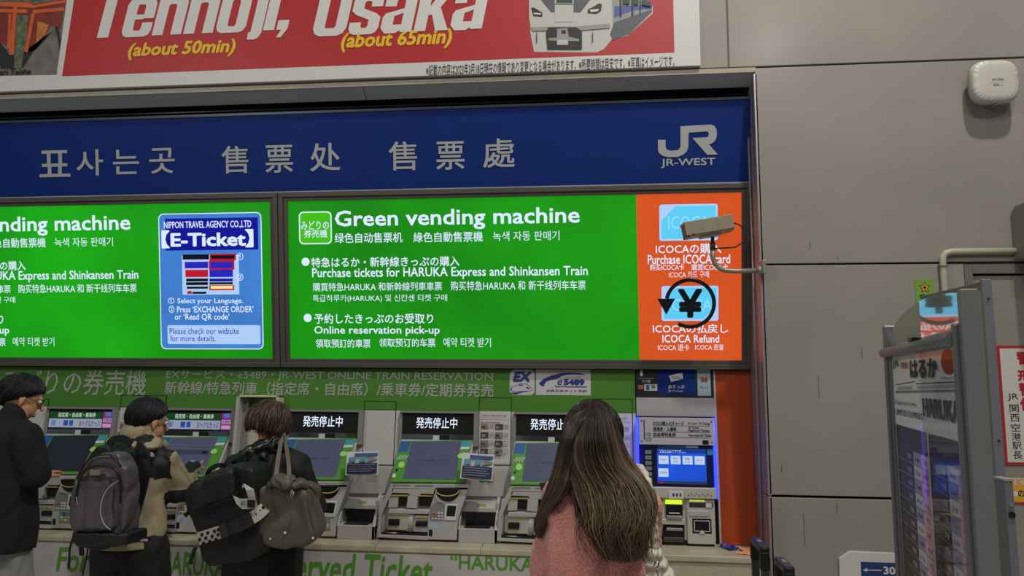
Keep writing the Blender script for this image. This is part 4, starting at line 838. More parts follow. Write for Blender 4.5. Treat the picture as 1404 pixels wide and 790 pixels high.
MB().prism(aL, .004, .012).make('arched_header', mat('header_cream', '#a6a499', .5), ts); MB().prism(aR, .002, .012).make('arched_header_gloss', M_gls, ts)  # matte and gloss parts shaped so the reflection ends at their joint
flat('timetable_print', ts, [
    ([(0.008,1.72), (0.622,1.732), (0.622,1.727), (0.006,1.713)], M_dgrey),
    ([(0.023,1.738), (0.245,1.747), (0.244,1.745), (0.022,1.736)], M_ink), ([(0.259,1.742), (0.613,1.748), (0.612,1.746), (0.258,1.74)], M_ink),
    ([(0.04,1.73), (0.209,1.734), (0.207,1.728), (0.038,1.723)], M_lgrey), ([(0.273,1.735), (0.601,1.742), (0.599,1.736), (0.271,1.729)], M_lgrey),
    ([((0.558,1.788)[0]+.052*math.cos(R(a)), (0.558,1.788)[1]+.026*math.sin(R(a))) for a in range(0, 360, 18)], mat('emblem_red', '#a03a26', .5)),
], y=.0035)
for s, q, m, bo in (('JR', (-0.002,1.78,0.085,1.802), M_ink, .015), ('特急', (0.103,1.779,0.19,1.797), MR, .02), ('はるか', (0.213,1.754,0.474,1.8), M_ink, .025), ('Departure time', (0.008,1.681,0.253,1.696), M_ink, .0), ('LIMITED EXPRESS', (0.01,1.656,0.315,1.671), M_ink, .005), ('HARUKA', (0.324,1.664,0.624,1.709), M_ink, .03), ('関空特急はるか時刻表', (0.493,1.752,0.619,1.757), M_ink, 0)):
    tx(ts, s, q, m, y=.0008, bold=bo)
# the ruled hours: one cell strip per row
TK0 = mat('cell_charcoal', '#352f30', .4); TKb = mat('cell_slate', '#232128', .4); TB0 = mat('cell_lilac', '#8d90b8', .4); TB1 = mat('cell_pale_lilac', '#c4c3d6', .4); TP0 = mat('cell_pink', '#d39fb3', .4); TP1 = mat('cell_rose', '#dcabbb', .4); TL = mat('rule_red', '#8a5f5f', .5)
cols = [(-0.011,1.597)[0], (0.089,1.604)[0], (0.181,1.611)[0], (0.261,1.617)[0], (0.338,1.622)[0], (0.352,1.623)[0], (0.431,1.629)[0], (0.498,1.634)[0], (0.571,1.639)[0], (0.633,1.644)[0]]
ztop = 1.628; its = [((cols[0], ztop-.055, cols[9], ztop), TK0)]
rowh = .0335
nrows = 28
for r_ in range(nrows):
    z1 = ztop-.055-rowh*r_; z0 = z1-rowh
    its += [((cols[0], z0+.001, cols[2], z1), TK0), ((cols[5], z0+.001, cols[7], z1), TK0), ((cols[2], z0, cols[3], z1), TB1 if r_ % 2 else TB0), ((cols[3], z0, cols[4], z1), TP0 if r_ % 2 else TP1), ((cols[7], z0, cols[8], z1), TB0 if r_ % 2 else TB1), ((cols[8], z0, cols[9], z1), TP1 if r_ % 2 else TP0)]
o = flat('timetable_grid', ts, its, y=.0035, step=0.000004)
its = []
for r_ in range(nrows): z1 = ztop-.055-rowh*r_; its.append(((cols[0], z1-.0008, cols[9], z1+.0004), TL))
its.append(((cols[4], .62, cols[5], ztop), M_bs)); flat('rule_lines', ts, its, y=.0026, step=.000002)
hours = [(6, 40), (7, 14), (7, 44), (8, 14), (8, 46), (9, 16), (9, 45), (10, 16), (10, 46), (11, 16), (11, 46), (12, 16), (12, 46), (13, 16)]
for r_ in range(12):
    z = ztop-.055-rowh*r_-rowh*.72; h, mn = hours[r_ % 14]
    for c0, dh, m in ((0, 0, M_bs), (2, 0, M_ink), (5, 8, M_bs), (7, 8, M_ink)):
        a, e = cols[c0], cols[c0+1]; w = e-a
        tx(ts, '%d:%02d' % (h+dh, mn), (a+.25*w, z, a+.8*w, z+.011), M_dgrey if m is M_bs else m, y=.0022, bold=.0, res=1)
        a, e = cols[c0+1], cols[c0+2] if c0 not in (2,) else cols[4]; w = e-a
        tx(ts, '京都' if c0 in (0, 5) else '%d:%02d' % (h+dh+1, (mn+29) % 60), (a+.28*w, z, a+.78*w, z+.013), m, y=.0022, bold=.0, res=1)
b = MB(); b._f([(.30, -.001, .56), (.648, -.001, .56), (.648, -.001, 1.832), (.30, -.001, 1.832)], [(0, 1, 2, 3)]); b.make('glass_cover', None, ts, recalc=False)  # spans the right part only, shaped to bound the reflection
gm = bpy.data.materials.new('cover_glass'); gm.use_nodes = True; nt = gm.node_tree; nt.nodes.clear()
out_ = nt.nodes.new('ShaderNodeOutputMaterial'); mx = nt.nodes.new('ShaderNodeMixShader'); tr = nt.nodes.new('ShaderNodeBsdfTransparent'); gl = nt.nodes.new('ShaderNodeBsdfGlossy'); fr = nt.nodes.new('ShaderNodeFresnel')
fr.inputs[0].default_value = 1.5; gl.inputs['Roughness'].default_value = .03; ml = nt.nodes.new('ShaderNodeMath'); ml.operation = 'MULTIPLY'; ml.inputs[1].default_value = .45; nt.links.new(fr.outputs[0], ml.inputs[0]); nt.links.new(ml.outputs[0], mx.inputs[0]); nt.links.new(tr.outputs[0], mx.inputs[1]); nt.links.new(gl.outputs[0], mx.inputs[2]); nt.links.new(mx.outputs[0], out_.inputs[0])
[o for o in bpy.data.objects if o.name == 'glass_cover'][0].data.materials.append(gm)

# partition panel and barrier post behind the stand
pp = thing('partition_panel', 'tall cream partition panel with a blue grey metal edge behind the timetable stand', 'partition', (1.35, -1.648, 0))
box('board', pp, (.0, .012, .02, .022, .46, 2.075), mat('partition_cream', '#9b9a83', .45)); box('edge_profile', pp, (-.002, -.004, 0, .030, .012, 2.097), mat('edge_blue_grey', '#7d8088', .4, metal=.3), .003)
box('top_profile', pp, (-.003, .012, 2.06, .028, .46, 2.09), M_dframe, .003)
for z in (2.03, 1.55, 1.2): MB().ell((.014, -.006, z), .004, seg=8).make('screw', M_black, pp)
bp = thing('barrier_post', 'short grey metal post with a keyhole in front of the partition panel', 'post', (0, 0, 0))
x0, y_, z_ = (1.27,-1.85,1.447); x1 = ((1.296,-1.85,1.447))[0]; bp.location = (x0, -1.85, 0)
w = x1-x0; box('post', bp, (0, 0, 0, w, .06, z_), mat('post_grey', '#73757a', .4, metal=.2), .004); box('cap', bp, (-.002, -.002, z_-.004, w+.002, .062, z_+.002), M_cream)
MB().disc((w*.55, z_-.105), .010, -.004, 0, 14).make('lock', M_black, bp); MB().disc((w*.55, z_-.075), .006, -.004, 0, 10).make('lock_cover', M_dgrey, bp)

# ================================================================ suitcases (only their raised handles reach into view)
def suitcase(x, y, hz, L, W, label, grip):
    t = thing('suitcase', label, 'suitcase', (x, y, 0), (0, 0, 0), 'suitcases standing beside the counter')
    b = MB(); b.box(-.13, -.165, .06, .13, .165, .60); b.make('shell', mat('suitcase_shell', '#1c1e24', .35, bump=.1, bump_scale=120), t, .035)
    for z in (.14, .24, .34, .44): box('shell_rib', t, (-.134, -.13, z, .134, .13, z+.03), mat('suitcase_rib', '#22252c', .35), .006)
    b = MB()
    for yy in (-L/2+.015, L/2-.015): b.box(-.016, yy-.012, .59, .016, yy+.012, hz-.06)
    b.make('telescopic_rod', mat('rod_grey', '#3c3f41', .35, metal=.5), t, .003)
    g = MB(); g.box(-W/2, -L/2, hz-.028, W/2, L/2, hz); g.box(-W/2, -L/2, hz-.10, W/2, -L/2+.03, hz-.02); g.box(-W/2, L/2-.03, hz-.10, W/2, L/2, hz-.02); g.make('grip', M_black, t, .009)
    box('grip_inlay', t, (-W/2+.004, -L/2+.01, hz-.004, W/2-.004, L/2-.01, hz+.002), grip, .004)
    box('release_button', t, (-.008, -.018, hz+.001, .008, .018, hz+.005), M_dgrey, .002)
    for sx in (-.1, .1):
        for sy in (-.13, .13):
            MB().tube([(sx-.012, sy, .028), (sx+.012, sy, .028)], .028, 14).make('wheel', M_black, t); box('wheel_fork', t, (sx-.018, sy-.014, .03, sx+.018, sy+.014, .075), M_black, .003)
    return t
p0 = (0.7245,-0.95,1.05); suitcase(p0[0], -.95, 1.055, .21, .040, 'dark suitcase whose raised handle stands nearest the orange panel', mat('grip_violet', '#2b2a5c', .4))
p0 = (0.7384,-1.3,1.042); suitcase(p0[0], -1.3, 1.055, .16, .042, 'dark suitcase whose lower looking handle stands right, against the grey wall', mat('grip_purple', '#3a3358', .4))

# ================================================================ litter on the counter
def scrap(name, label, px, m, w, d, seed, n=9, h=.012):
    x, y, z = px; random.seed(seed)
    b = bmesh.new(); vs = {}
    for i in range(n):
        for j in range(n):
            vs[i, j] = b.verts.new((w*(i/(n-1)-.5), d*(j/(n-1)-.5), .002+h*abs(noise.noise(Vector((i*.45+seed, j*.5, seed))))*1.6))
    for i in range(n-1):
        for j in range(n-1): b.faces.new((vs[i, j], vs[i+1, j], vs[i+1, j+1], vs[i, j+1]))
    me = bpy.data.meshes.new(name); b.to_mesh(me); b.free(); o = link(name, me, m)
    o.location = (x, y, .7705); o.rotation_euler = (0, 0, seed*.7); s = o.modifiers.new('thickness', 'SOLIDIFY'); s.thickness = .001
    tagp(o, label, 'paper'); return o
scrap('crumpled_wrapper', 'crumpled violet blue wrapper lying on the counter below the orange panel', (.80, .20, 0), mat('wrapper_blue', '#34338c', .35), .10, .07, 3, h=.03)
scrap('paper_scrap', 'pale orange paper scrap on the counter, the one farther back', (.895, .17, 0), mat('scrap_peach', '#c9835a', .5), .09, .06, 5)
scrap('paper_scrap', 'pale orange paper scrap on the counter, the one at its front edge', (.875, .075, 0), mat('scrap_peach'  , '#c9835a', .5), .10, .05, 4)


# ================================================================ people
M_skin = mat('skin', '#c99474', .5, noise_amt=.05, noise_scale=30)
M_skin.node_tree.nodes['Principled BSDF'].inputs['Subsurface Weight'].default_value = .1
M_skin.node_tree.nodes['Principled BSDF'].inputs['Subsurface Radius'].default_value = (.02, .008, .004)
def headframe(fwd, tilt_fwd=0, tilt_side=0):
    """matrix whose axes are the head's right, face direction and crown"""
    f = Vector(fwd).normalized(); u = Vector((0, 0, 1)); r = f.cross(u).normalized(); u = r.cross(f)
    M = Matrix((r, f, u)).transposed()
    return M @ Matrix.Rotation(-R(tilt_fwd), 3, 'X') @ Matrix.Rotation(R(tilt_side), 3, 'Y')
def add_head(b, c, M, s=1.):
    c = Vector(c); q = M.to_quaternion()
    P = lambda x, y, z: c+M @ Vector((x*s, y*s, z*s))
    b.ell(P(0, -.012, .02), (.074*s, .093*s, .088*s), q); b.ell(P(0, .028, -.045), (.056*s, .060*s, .062*s), q); b.ell(P(0, .052, -.088), (.026*s, .024*s, .02*s), q, seg=10)
    b.tube([P(0, .082, .012), P(0, .112, -.028)], [.007*s, .011*s], 8); b.ell(P(0, .108, -.03), (.013*s, .010*s, .008*s), q, seg=10)
    b.ell(P(0, .088, -.062), (.022*s, .010*s, .006*s), q, seg=10); b.ell(P(0, .086, -.073), (.019*s, .010*s, .006*s), q, seg=10)
    for sx in (-1, 1):
        b.ell(P(sx*.030, .078, .022), (.020*s, .010*s, .006*s), q, seg=10)          # brow
        b.ell(P(sx*.077, -.004, -.012), (.007*s, .016*s, .027*s), q, seg=12); b.ell(P(sx*.076, -.002, -.036), (.006*s, .010*s, .012*s), q, seg=8)
def add_eyes(parent, c, M, s=1.):
    c = Vector(c); o = Vector(parent.location)
    for sx in (-1, 1):
        b = MB(); p = c+M @ Vector((sx*.030*s, .078*s, .004*s))-o
        b.ell(p, .0105*s, seg=10, mi=0); b.ell(p+M @ Vector((0, .008*s, 0)), .0052*s, seg=8, mi=1); b.make('eye', [mat('eye_white', '#d8d4cf', .2), mat('eye_dark', '#1c120c', .15)], parent)
def add_hand(b, wrist, fwd, palm_n, s=1., curl=.5, point=False, side=1):
    """palm, four unequal bent fingers and a thumb; side=1 puts the thumb on +x of fwd x normal"""
    w = Vector(wrist); f = Vector(fwd).normalized(); n = Vector(palm_n); n = (n-f*n.dot(f)).normalized(); r = f.cross(n).normalized()*side
    pc = w+f*.045*s
    q = Matrix((r, f, n)).transposed().to_quaternion()
    b.ell(pc, (.038*s, .050*s, .015*s), q, seg=14); b.cap(w-f*.03*s, w+f*.015*s, .026*s, .024*s)
    for i, (off, L) in enumerate(((.027, .072), (.009, .080), (-.009, .074), (-.026, .058))):
        p = w+f*.085*s+r*off*s; d = f.copy(); rad = .0085*s
        cu = 0.05 if (point and i == 0) else (1.15 if point else curl)
        for k, seg in enumerate((.42, .32, .26)):
            ang = cu*(.6 if k == 0 else 1.); d = (d*math.cos(ang*.7)+n*math.sin(ang*.7)).normalized() if k else (f*math.cos(cu*.6)+n*math.sin(cu*.6)).normalized()
            p2 = p+d*L*seg*s; b.cap(p, p2, rad, rad*.93); p = p2; rad *= .93
            nn = (n*math.cos(ang*.7)-f*math.sin(ang*.7)) if k == 0 else n
    p = w+f*.02*s+r*.030*s; d = (f*.75+r*.6+n*.25).normalized(); p2 = p+d*.038*s; b.cap(p, p2, .0115*s, .010*s); d = (f*.95+r*.1+n*.35).normalized(); b.cap(p2, p2+d*.032*s, .010*s, .0088*s)
def chain(b, pts, rad):
    for i in range(len(pts)-1): b.cap(pts[i], pts[i+1], rad[i], rad[i+1])
def legs(b, hips, feet, r=(.075, .055, .040), bend=.03):
    for h, f in zip(hips, feet):
        h = Vector(h); f = Vector(f); k = (h+f)/2+Vector((0, bend, 0)); chain(b, [h, k, Vector((f.x, f.y, .09))], r)
def paint(o, fn):
    off = Vector(o.parent.location) if o.parent else Vector()
    for p in o.data.polygons: p.material_index = fn(p.center+off)
def shoes(parent, feet, m):
    for f in feet:
        b = MB(); x, y = f[0], f[1]; b.ell((x, y-.02, .05), (.045, .07, .05)); b.ell((x, y+.08, .035), (.045, .10, .035)); b.box(x-.042, y-.08, 0, x+.042, y+.16, .02)
        organic('shoe', b, m, parent, voxel=.009, smooth=4)
def strands(name, parent, paths, m, rad, tone):
    """many fine tapering locks as one mesh with a tone per lock"""
    vs = []; fs = []; cols = []
    for pi, pts in enumerate(paths):
        n = len(pts); base = len(vs)
        for i, p in enumerate(pts):
            t = (pts[min(i+1, n-1)]-pts[max(i-1, 0)]).normalized(); a = t.cross(Vector((.3, 1, .2))).normalized(); c = t.cross(a)
            f = i/(n-1); rr = rad*(.55+.45*math.sin(math.pi*min(f*1.6+.25, .5)))*(1-max(0, f-.75)*3.2)
            tn = tone(pi, f)
            for k in range(3):
                an = 2.094*k; vs.append(p+(a*math.cos(an)+c*math.sin(an))*rr); cols.append(tn)
        for i in range(n-1):
            for k in range(3):
                q = base+3*i; k2 = (k+1) % 3; fs.append((q+k, q+k2, q+3+k2, q+3+k))
    me = bpy.data.meshes.new(name); off = Vector(parent.location) if parent else Vector()
    me.from_pydata([tuple(v-off) for v in vs], [], fs)
    ca = me.color_attributes.new('tone', 'FLOAT_COLOR', 'POINT')
    ca.data.foreach_set('color', [x for c in cols for x in (c[0], c[1], c[2], 1)])
    for p in me.polygons: p.use_smooth = True
    return link(name, me, m, parent)
def hair_mat(name, rough=.42):
    m = bpy.data.materials.new(name); m.use_nodes = True; nt = m.node_tree; b = nt.nodes['Principled BSDF']
    a = nt.nodes.new('ShaderNodeAttribute'); a.attribute_name = 'tone'; nt.links.new(a.outputs['Color'], b.inputs['Base Color'])
    b.inputs['Roughness'].default_value = rough; b.inputs['Specular IOR Level'].default_value = .35; return m
M_hair = hair_mat('hair_locks')
def lerp(a, b, t): return a+(b-a)*t
def mixc(a, b, t): return tuple(lerp(a[i], b[i], t) for i in range(3))
def cap_hair(parent, c, M, rad, n, dark, light, back=112, front=58, side=95, lift=1.03, sd=1, stray=.0, seg=9, whorl=.25, r=.0028):
    """short hair: underlayer fitted to the skull and combed locks over it"""
    rng = random.Random(sd); c = Vector(c); paths = []
    def lim(ph):      # ph = 0 at the face, pi at the nape
        k = (1-math.cos(ph))/2
        return R(front+(side-front)*min(1, k*2) if k < .5 else side+(back-side)*(k-.5)*2)
    def pt(ph, th, f=1.): return c+M @ Vector((math.sin(ph)*math.sin(th)*rad[0]*f, math.cos(ph)*math.sin(th)*rad[1]*f, math.cos(th)*rad[2]*f))
    bm = bmesh.new(); top = bm.verts.new(pt(0, 0, .985)); prev = None; NA = 40
    for j in range(1, 11):
        ring = [bm.verts.new(pt(2*math.pi*i/NA, lim(2*math.pi*i/NA)*j/10, .985 if j < 10 else .93)) for i in range(NA)]
        for i in range(NA):
            if prev is None: bm.faces.new((top, ring[i], ring[(i+1) % NA]))
            else: bm.faces.new((prev[i], ring[i], ring[(i+1) % NA], prev[(i+1) % NA]))
        prev = ring
    bmesh.ops.recalc_face_normals(bm, faces=bm.faces)
    me = bpy.data.meshes.new('hair_underlayer'); bm.to_mesh(me); bm.free()
    me.transform(Matrix.Translation(-Vector(parent.location)))
    for p in me.polygons: p.use_smooth = True
    o = link('hair_underlayer', me, mat('hair_base_'+('dark' if sum(dark) < .04 else 'brown'), (*[v*.8 for v in dark], 1), .6), parent)
    s = o.modifiers.new('t', 'SOLIDIFY'); s.thickness = .006
    for i in range(n):
        ph0 = rng.uniform(0, 2*math.pi); t0 = rng.uniform(.0, .75)**1.1; L = lim(ph0); a = L*t0; e = min(L*rng.uniform(.96, 1.06), a+R(rng.uniform(45, 85)))
        dph = rng.uniform(-.15, .15)+whorl; f0 = lift+rng.uniform(-.02, .03); pts = []
        for k in range(seg):
            t = k/(seg-1); th = lerp(a, e, t); pts.append(pt(ph0+dph*t, th, f0+.03*math.sin(t*3.1)+stray*t*t*rng.uniform(.2, 1)-(.075*t*t if stray == 0 else 0)))
        paths.append(pts)
    tones = [mixc(dark, light, rng.random()**2.2) for _ in paths]
    return strands('hair', parent, paths, M_hair, r, lambda i, f: tones[i])
DARK = (.006, .006, .008); DLT = (.022, .023, .03)

# ---------------------------------------------------------------- man in the navy coat, far left
pc = (-3.13,-0.5,1.01)
m1 = thing('person', 'person in a dark navy coat and glasses looking down, at the far left', 'person', (pc[0], -.50, 0))
hc = Vector((-3.157,-0.48,1.621)); M = headframe((.70, .71, 0), 22)
neck = Vector((-3.153,-0.52,1.514)); shb = Vector((-3.203,-0.52,1.403)); hip = Vector((-3.165,-0.52,0.8402)); feet = [(hip.x-.12, -.56, 0), (hip.x+.10, -.50, 0)]
hips = [hip+Vector((-.06, 0, -.02)), hip+Vector((.055, 0, -.02))]
el = Vector((-2.978,-0.55,1.207)); wr = Vector((-3.246,-0.25,1.179)); sh = Vector((-3.058,-0.56,1.408)); shl = Vector((-3.458,-0.42,1.383)); ell = shl+Vector((.02, .16, -.27)); wrl = ell+Vector((.10, .20, .02))
b = MB(); add_head(b, hc, M, 1.08); chain(b, [hc+Vector((-.01, -.02, -.06)), neck, shb], [.054, .052, .05]); chain(b, [shb, hip], [.10, .10]); chain(b, [shb, sh, el, wr], [.05, .045, .040, .026]); chain(b, [shb, shl, ell, wrl], [.05, .045, .040, .026]); legs(b, hips, feet)
add_hand(b, wr, (-.5, 1, .2), (0, 0, -1), curl=.6); add_hand(b, wrl, (.1, 1, .2), (0, 0, -1), curl=.5, side=-1)
organic('body', b, M_skin, m1, voxel=.007, smooth=3); add_eyes(m1, hc, M, 1.08)
cap_hair(m1, hc+M @ Vector((0, -.016, .020)), M, (.091, .112, .106), 1300, DARK, DLT, back=150, front=66, side=110, sd=2)
b = MB(); off = Vector(m1.location)
for sx in (-1, 1):
    cc_ = hc+M @ Vector((sx*.036, .098, .002))-off; xr = M @ Vector((1, 0, 0)); zu = M @ Vector((0, 0, 1))
    b.tube([cc_+xr*.024*math.cos(R(a))+zu*.020*math.sin(R(a)) for a in range(0, 361, 24)], .0016, 6); b.tube([cc_+xr*sx*.024, hc+M @ Vector((sx*.086, .0, .004))-off], .0015, 6)
b.make('glasses', M_black, m1)
b = MB(); chain(b, [neck+Vector((-.02, 0, -.05)), shb+Vector((0, 0, -.02)), (shb+hip)/2, hip+Vector((0, 0, .0))], [.082, .155, .165, .17])
chain(b, [shb, sh, el, wr], [.11, .085, .072, .052]); chain(b, [shb, shl, ell, wrl], [.11, .085, .072, .052]); b.ell(shb+Vector((0, .01, -.06)), (.22, .13, .13)); chain(b, [hip, hip-Vector((0, 0, .12))], [.17, .17])
b.cap(neck+Vector((-.015, -.01, .015)), neck+Vector((-.02, -.01, -.06)), .066, .085)
organic('coat', b, mat('coat_navy', '#0a0d16', .9), m1, voxel=.012, smooth=6, disp=.012, dscale=.12, seed=1, hem=(-3.111,-0.5,0.8107)[2])
b = MB(); legs(b, hips, feet, (.10, .085, .075)); organic('trousers', b, mat('trousers_grey', '#8b8a89', .85), m1, voxel=.014, smooth=5, disp=.014, dscale=.10, seed=2)
shoes(m1, feet, M_black)

# ---------------------------------------------------------------- man in the beige jacket
BE = mat('jacket_beige', '#9a8d70', .7, sheen=.1); BJ = mat('jacket_black', '#0d0e10', .65)
hip = Vector((-2.414,-0.55,0.8427))
m2 = thing('person', 'person in a beige and black hooded jacket pointing at a ticket machine screen', 'person', (hip.x, -.55, 0))
hc = Vector((-2.386,-0.5,1.503)); M = headframe((.52, .85, 0), 14)
neck = Vector((-2.398,-0.53,1.404)); shb = Vector((-2.399,-0.55,1.31)); sh = Vector((-2.266,-0.5,1.284)); el = Vector((-2.242,-0.4,1.155)); wr = Vector((-2.339,-0.1,1.212)); tip = Vector((-2.393,0.06,1.245))
shl = Vector((-2.534,-0.58,1.288)); ell = Vector((-2.631,-0.5,1.061)); wrl = Vector((-2.771,-0.22,1.012)); feet = [(hip.x-.11, -.56, 0), (hip.x+.12, -.52, 0)]; hips = [hip+Vector((-.085, 0, 0)), hip+Vector((.085, 0, 0))]
b = MB(); add_head(b, hc, M, 1.03); chain(b, [hc+Vector((-.01, -.02, -.06)), neck, shb], [.052, .050, .05]); chain(b, [shb, hip], [.10, .10]); chain(b, [shb, sh, el, wr], [.05, .045, .038, .026]); chain(b, [shb, shl, ell, wrl], [.05, .045, .040, .026]); legs(b, hips, feet)
add_hand(b, wr, tip-wr, (-.4, .2, -1), point=True, side=-1); add_hand(b, wrl, (.3, 1, 0), (0, 0, -1), curl=.5)
organic('body', b, M_skin, m2, voxel=.0065, smooth=2); add_eyes(m2, hc, M, 1.03)
cap_hair(m2, hc+M @ Vector((0, -.016, .020)), M, (.086, .107, .101), 1300, DARK, DLT, back=150, front=64, side=108, sd=3)
b = MB(); off = Vector(m2.location)
for sx in (-1, 1):
    cc_ = hc+M @ Vector((sx*.034, .094, .002))-off; xr = M @ Vector((1, 0, 0)); zu = M @ Vector((0, 0, 1))
    b.tube([cc_+xr*.022*math.cos(R(a))+zu*.018*math.sin(R(a)) for a in range(0, 361, 24)], .0015, 6); b.tube([cc_+xr*sx*.022, hc+M @ Vector((sx*.082, .0, .004))-off], .0014, 6)
b.make('glasses', M_steel, m2)
b = MB(); chain(b, [shb+Vector((0, 0, .0)), (shb+hip)/2, hip+Vector((.0, 0, .03))], [.145, .165, .165]); chain(b, [shb+Vector((0, 0, .02)), sh, el, wr-(tip-wr)*.15], [.09, .088, .080, .048]); chain(b, [shb, shl, ell, wrl], [.11, .088, .075, .05])
b.ell(el+Vector((.0, -.01, -.035)), (.075, .08, .07)); b.ell(hip+Vector((.02, 0, .02)), (.17, .14, .07)); b.cap((-2.31,-0.56,1.079), (-2.274,-0.56,0.9119), .06, .065)
b.cap(hip, hip-Vector((0, 0, .08)), .15, .15)
o = organic('jacket', b, [BE, BJ], m2, voxel=.010, smooth=5, disp=.020, dscale=.10, seed=3, hem=(-2.334,-0.6,0.8636)[2])
yz = (-2.321,-0.6,1.241)[2]; ew = el-Vector((0, 0, .055))
def f(c):
    if c.z > yz-.25*abs(c.x-shb.x) and c.x < sh.x+.045: return 1
    if (c-ew).length < .105 and c.z < el.z-.02: return 1
    if (c-wr).length < .062: return 1
    return 0
paint(o, f)
b = MB(); b.ell((-2.421,-0.53,1.438), (.098, .088, .085), Matrix.Rotation(R(-10), 3, 'Y').to_quaternion()); b.cap((-2.496,-0.6,1.393), (-2.305,-0.55,1.384), .030, .038); b.cap((-2.366,-0.5,1.453), (-2.362,-0.4,1.366), .034, .03); b.ell((-2.379,-0.6,1.376), (.12, .07, .03))
organic('hood', b, BE, m2, voxel=.008, smooth=4, disp=.010, dscale=.07, seed=4)
b = MB(); b.cap((-2.395,-0.42,1.395), (-2.392,-0.36,1.37), .03, .026); organic('collar_lining', b, BJ, m2, voxel=.008, smooth=3, disp=.008, dscale=.04)
LPx = (-2.281,-0.72,1.366); 
b = MB(); legs(b, hips, feet, (.125, .10, .085)); b.ell(hip+Vector((0, 0, .0)), (.175, .13, .12)); organic('trousers', b, mat('trousers_black', '#121214', .8), m2, voxel=.014, smooth=5, disp=.014, dscale=.12, seed=5)
shoes(m2, feet, M_black)
# white emblem on the shoulder: three nested arcs beside three short word bars
e0 = Vector((-2.286,-0.66,1.342)); b = MB()
for k, rr in enumerate((.008, .015, .022)): b.tube([(e0.x+.018-rr*math.cos(R(a)), -.0, e0.z-.014+rr*math.sin(R(a))) for a in range(90, 181, 15)]+[(e0.x+.018+.0, 0, e0.z-.014+rr)], .0026, 4, flat=.3)
for k, w in enumerate((.016, .022, .019)): b.box(e0.x-.034, -.001, e0.z-.010+.009*k, e0.x-.034+w, .001, e0.z-.004+.009*k)
yy = -.655
for v in b.bm.verts: v.co.y += yy
o = b.make('shoulder_emblem', M_bs); o.data.transform(Matrix.Translation(-Vector(m2.location))); o.parent = m2

# ---------------------------------------------------------------- short haired person in black
BL = mat('coat_black', '#0c1012', .38); BL2 = mat('coat_black_matt', '#0a0b0c', .75)
hip = Vector((-1.691,-0.52,0.8577))
m3 = thing('person', 'person with short brown hair in a shiny black hooded coat, seen from behind', 'person', (hip.x, -.52, 0))
hc = Vector((-1.735,-0.42,1.483)); M = headframe((.25, .96, 0), 22, 8)
neck = Vector((-1.728,-0.46,1.393)); shb = Vector((-1.706,-0.5,1.302)); sh = Vector((-1.544,-0.48,1.272)); el = Vector((-1.486,-0.4,1.057)); wr = Vector((-1.637,-0.12,1.022)); shl = Vector((-1.88,-0.48,1.266)); ell = Vector((-1.981,-0.36,1.014)); wrl = Vector((-2.024,-0.12,1.013))
feet = [(hip.x-.12, -.54, 0), (hip.x+.11, -.50, 0)]; hips = [hip+Vector((-.085, 0, 0)), hip+Vector((.085, 0, 0))]
b = MB(); add_head(b, hc, M, 1.0); chain(b, [hc+Vector((0, -.02, -.05)), neck, shb], [.05, .048, .05]); chain(b, [shb, hip], [.09, .10]); chain(b, [shb, sh, el, wr], [.06, .05, .042, .025]); chain(b, [shb, shl, ell, wrl], [.06, .05, .042, .025]); legs(b, hips, feet)
add_hand(b, wr, (-.2, 1, .1), (0, 0, -1), curl=.5, side=-1); add_hand(b, wrl, (.2, 1, .1), (0, 0, -1), curl=.5)
organic('body', b, M_skin, m3, voxel=.007, smooth=3); add_eyes(m3, hc, M)
cap_hair(m3, hc+M @ Vector((0, -.014, .010)), M, (.104, .120, .116), 1500, (.020, .012, .009), (.16, .095, .06), back=128, front=62, side=122, sd=4, stray=.10, lift=1.02, whorl=-.2, r=.003)
b = MB(); chain(b, [shb+Vector((0, 0, .01)), (shb+hip)/2, hip+Vector((0, 0, -.02))], [.12, .155, .165]); chain(b, [shb+Vector((0, 0, .02)), sh, el, wr], [.10, .085, .082, .05]); chain(b, [shb, shl, ell, wrl], [.10, .085, .08, .05]); chain(b, [neck+Vector((0, 0, -.03)), shb], [.075, .12])
organic('coat', b, BL2, m3, voxel=.011, smooth=6, disp=.018, dscale=.10, seed=7)
b = MB(); chain(b, [(-1.6,-0.55,1.395), (-1.707,-0.6,1.364), (-1.823,-0.62,1.283)], [.035, .06, .055]); chain(b, [(-1.651,-0.58,1.416), (-1.727,-0.64,1.353), (-1.837,-0.62,1.253)], [.03, .05, .045]); b.ell((-1.744,-0.6,1.312), (.12, .06, .075), Matrix.Rotation(R(-28), 3, 'Y').to_quaternion())
organic('hood', b, BL, m3, voxel=.008, smooth=3, disp=.026, dscale=.065, seed=8)
b = MB(); legs(b, hips, feet, (.13, .10, .085)); b.ell(hip+Vector((0, 0, -.02)), (.175, .13, .13)); organic('trousers', b, mat('trousers_deep_black', '#08080a', .85), m3, voxel=.014, smooth=5, disp=.014, dscale=.12, seed=9)
shoes(m3, feet, M_black)

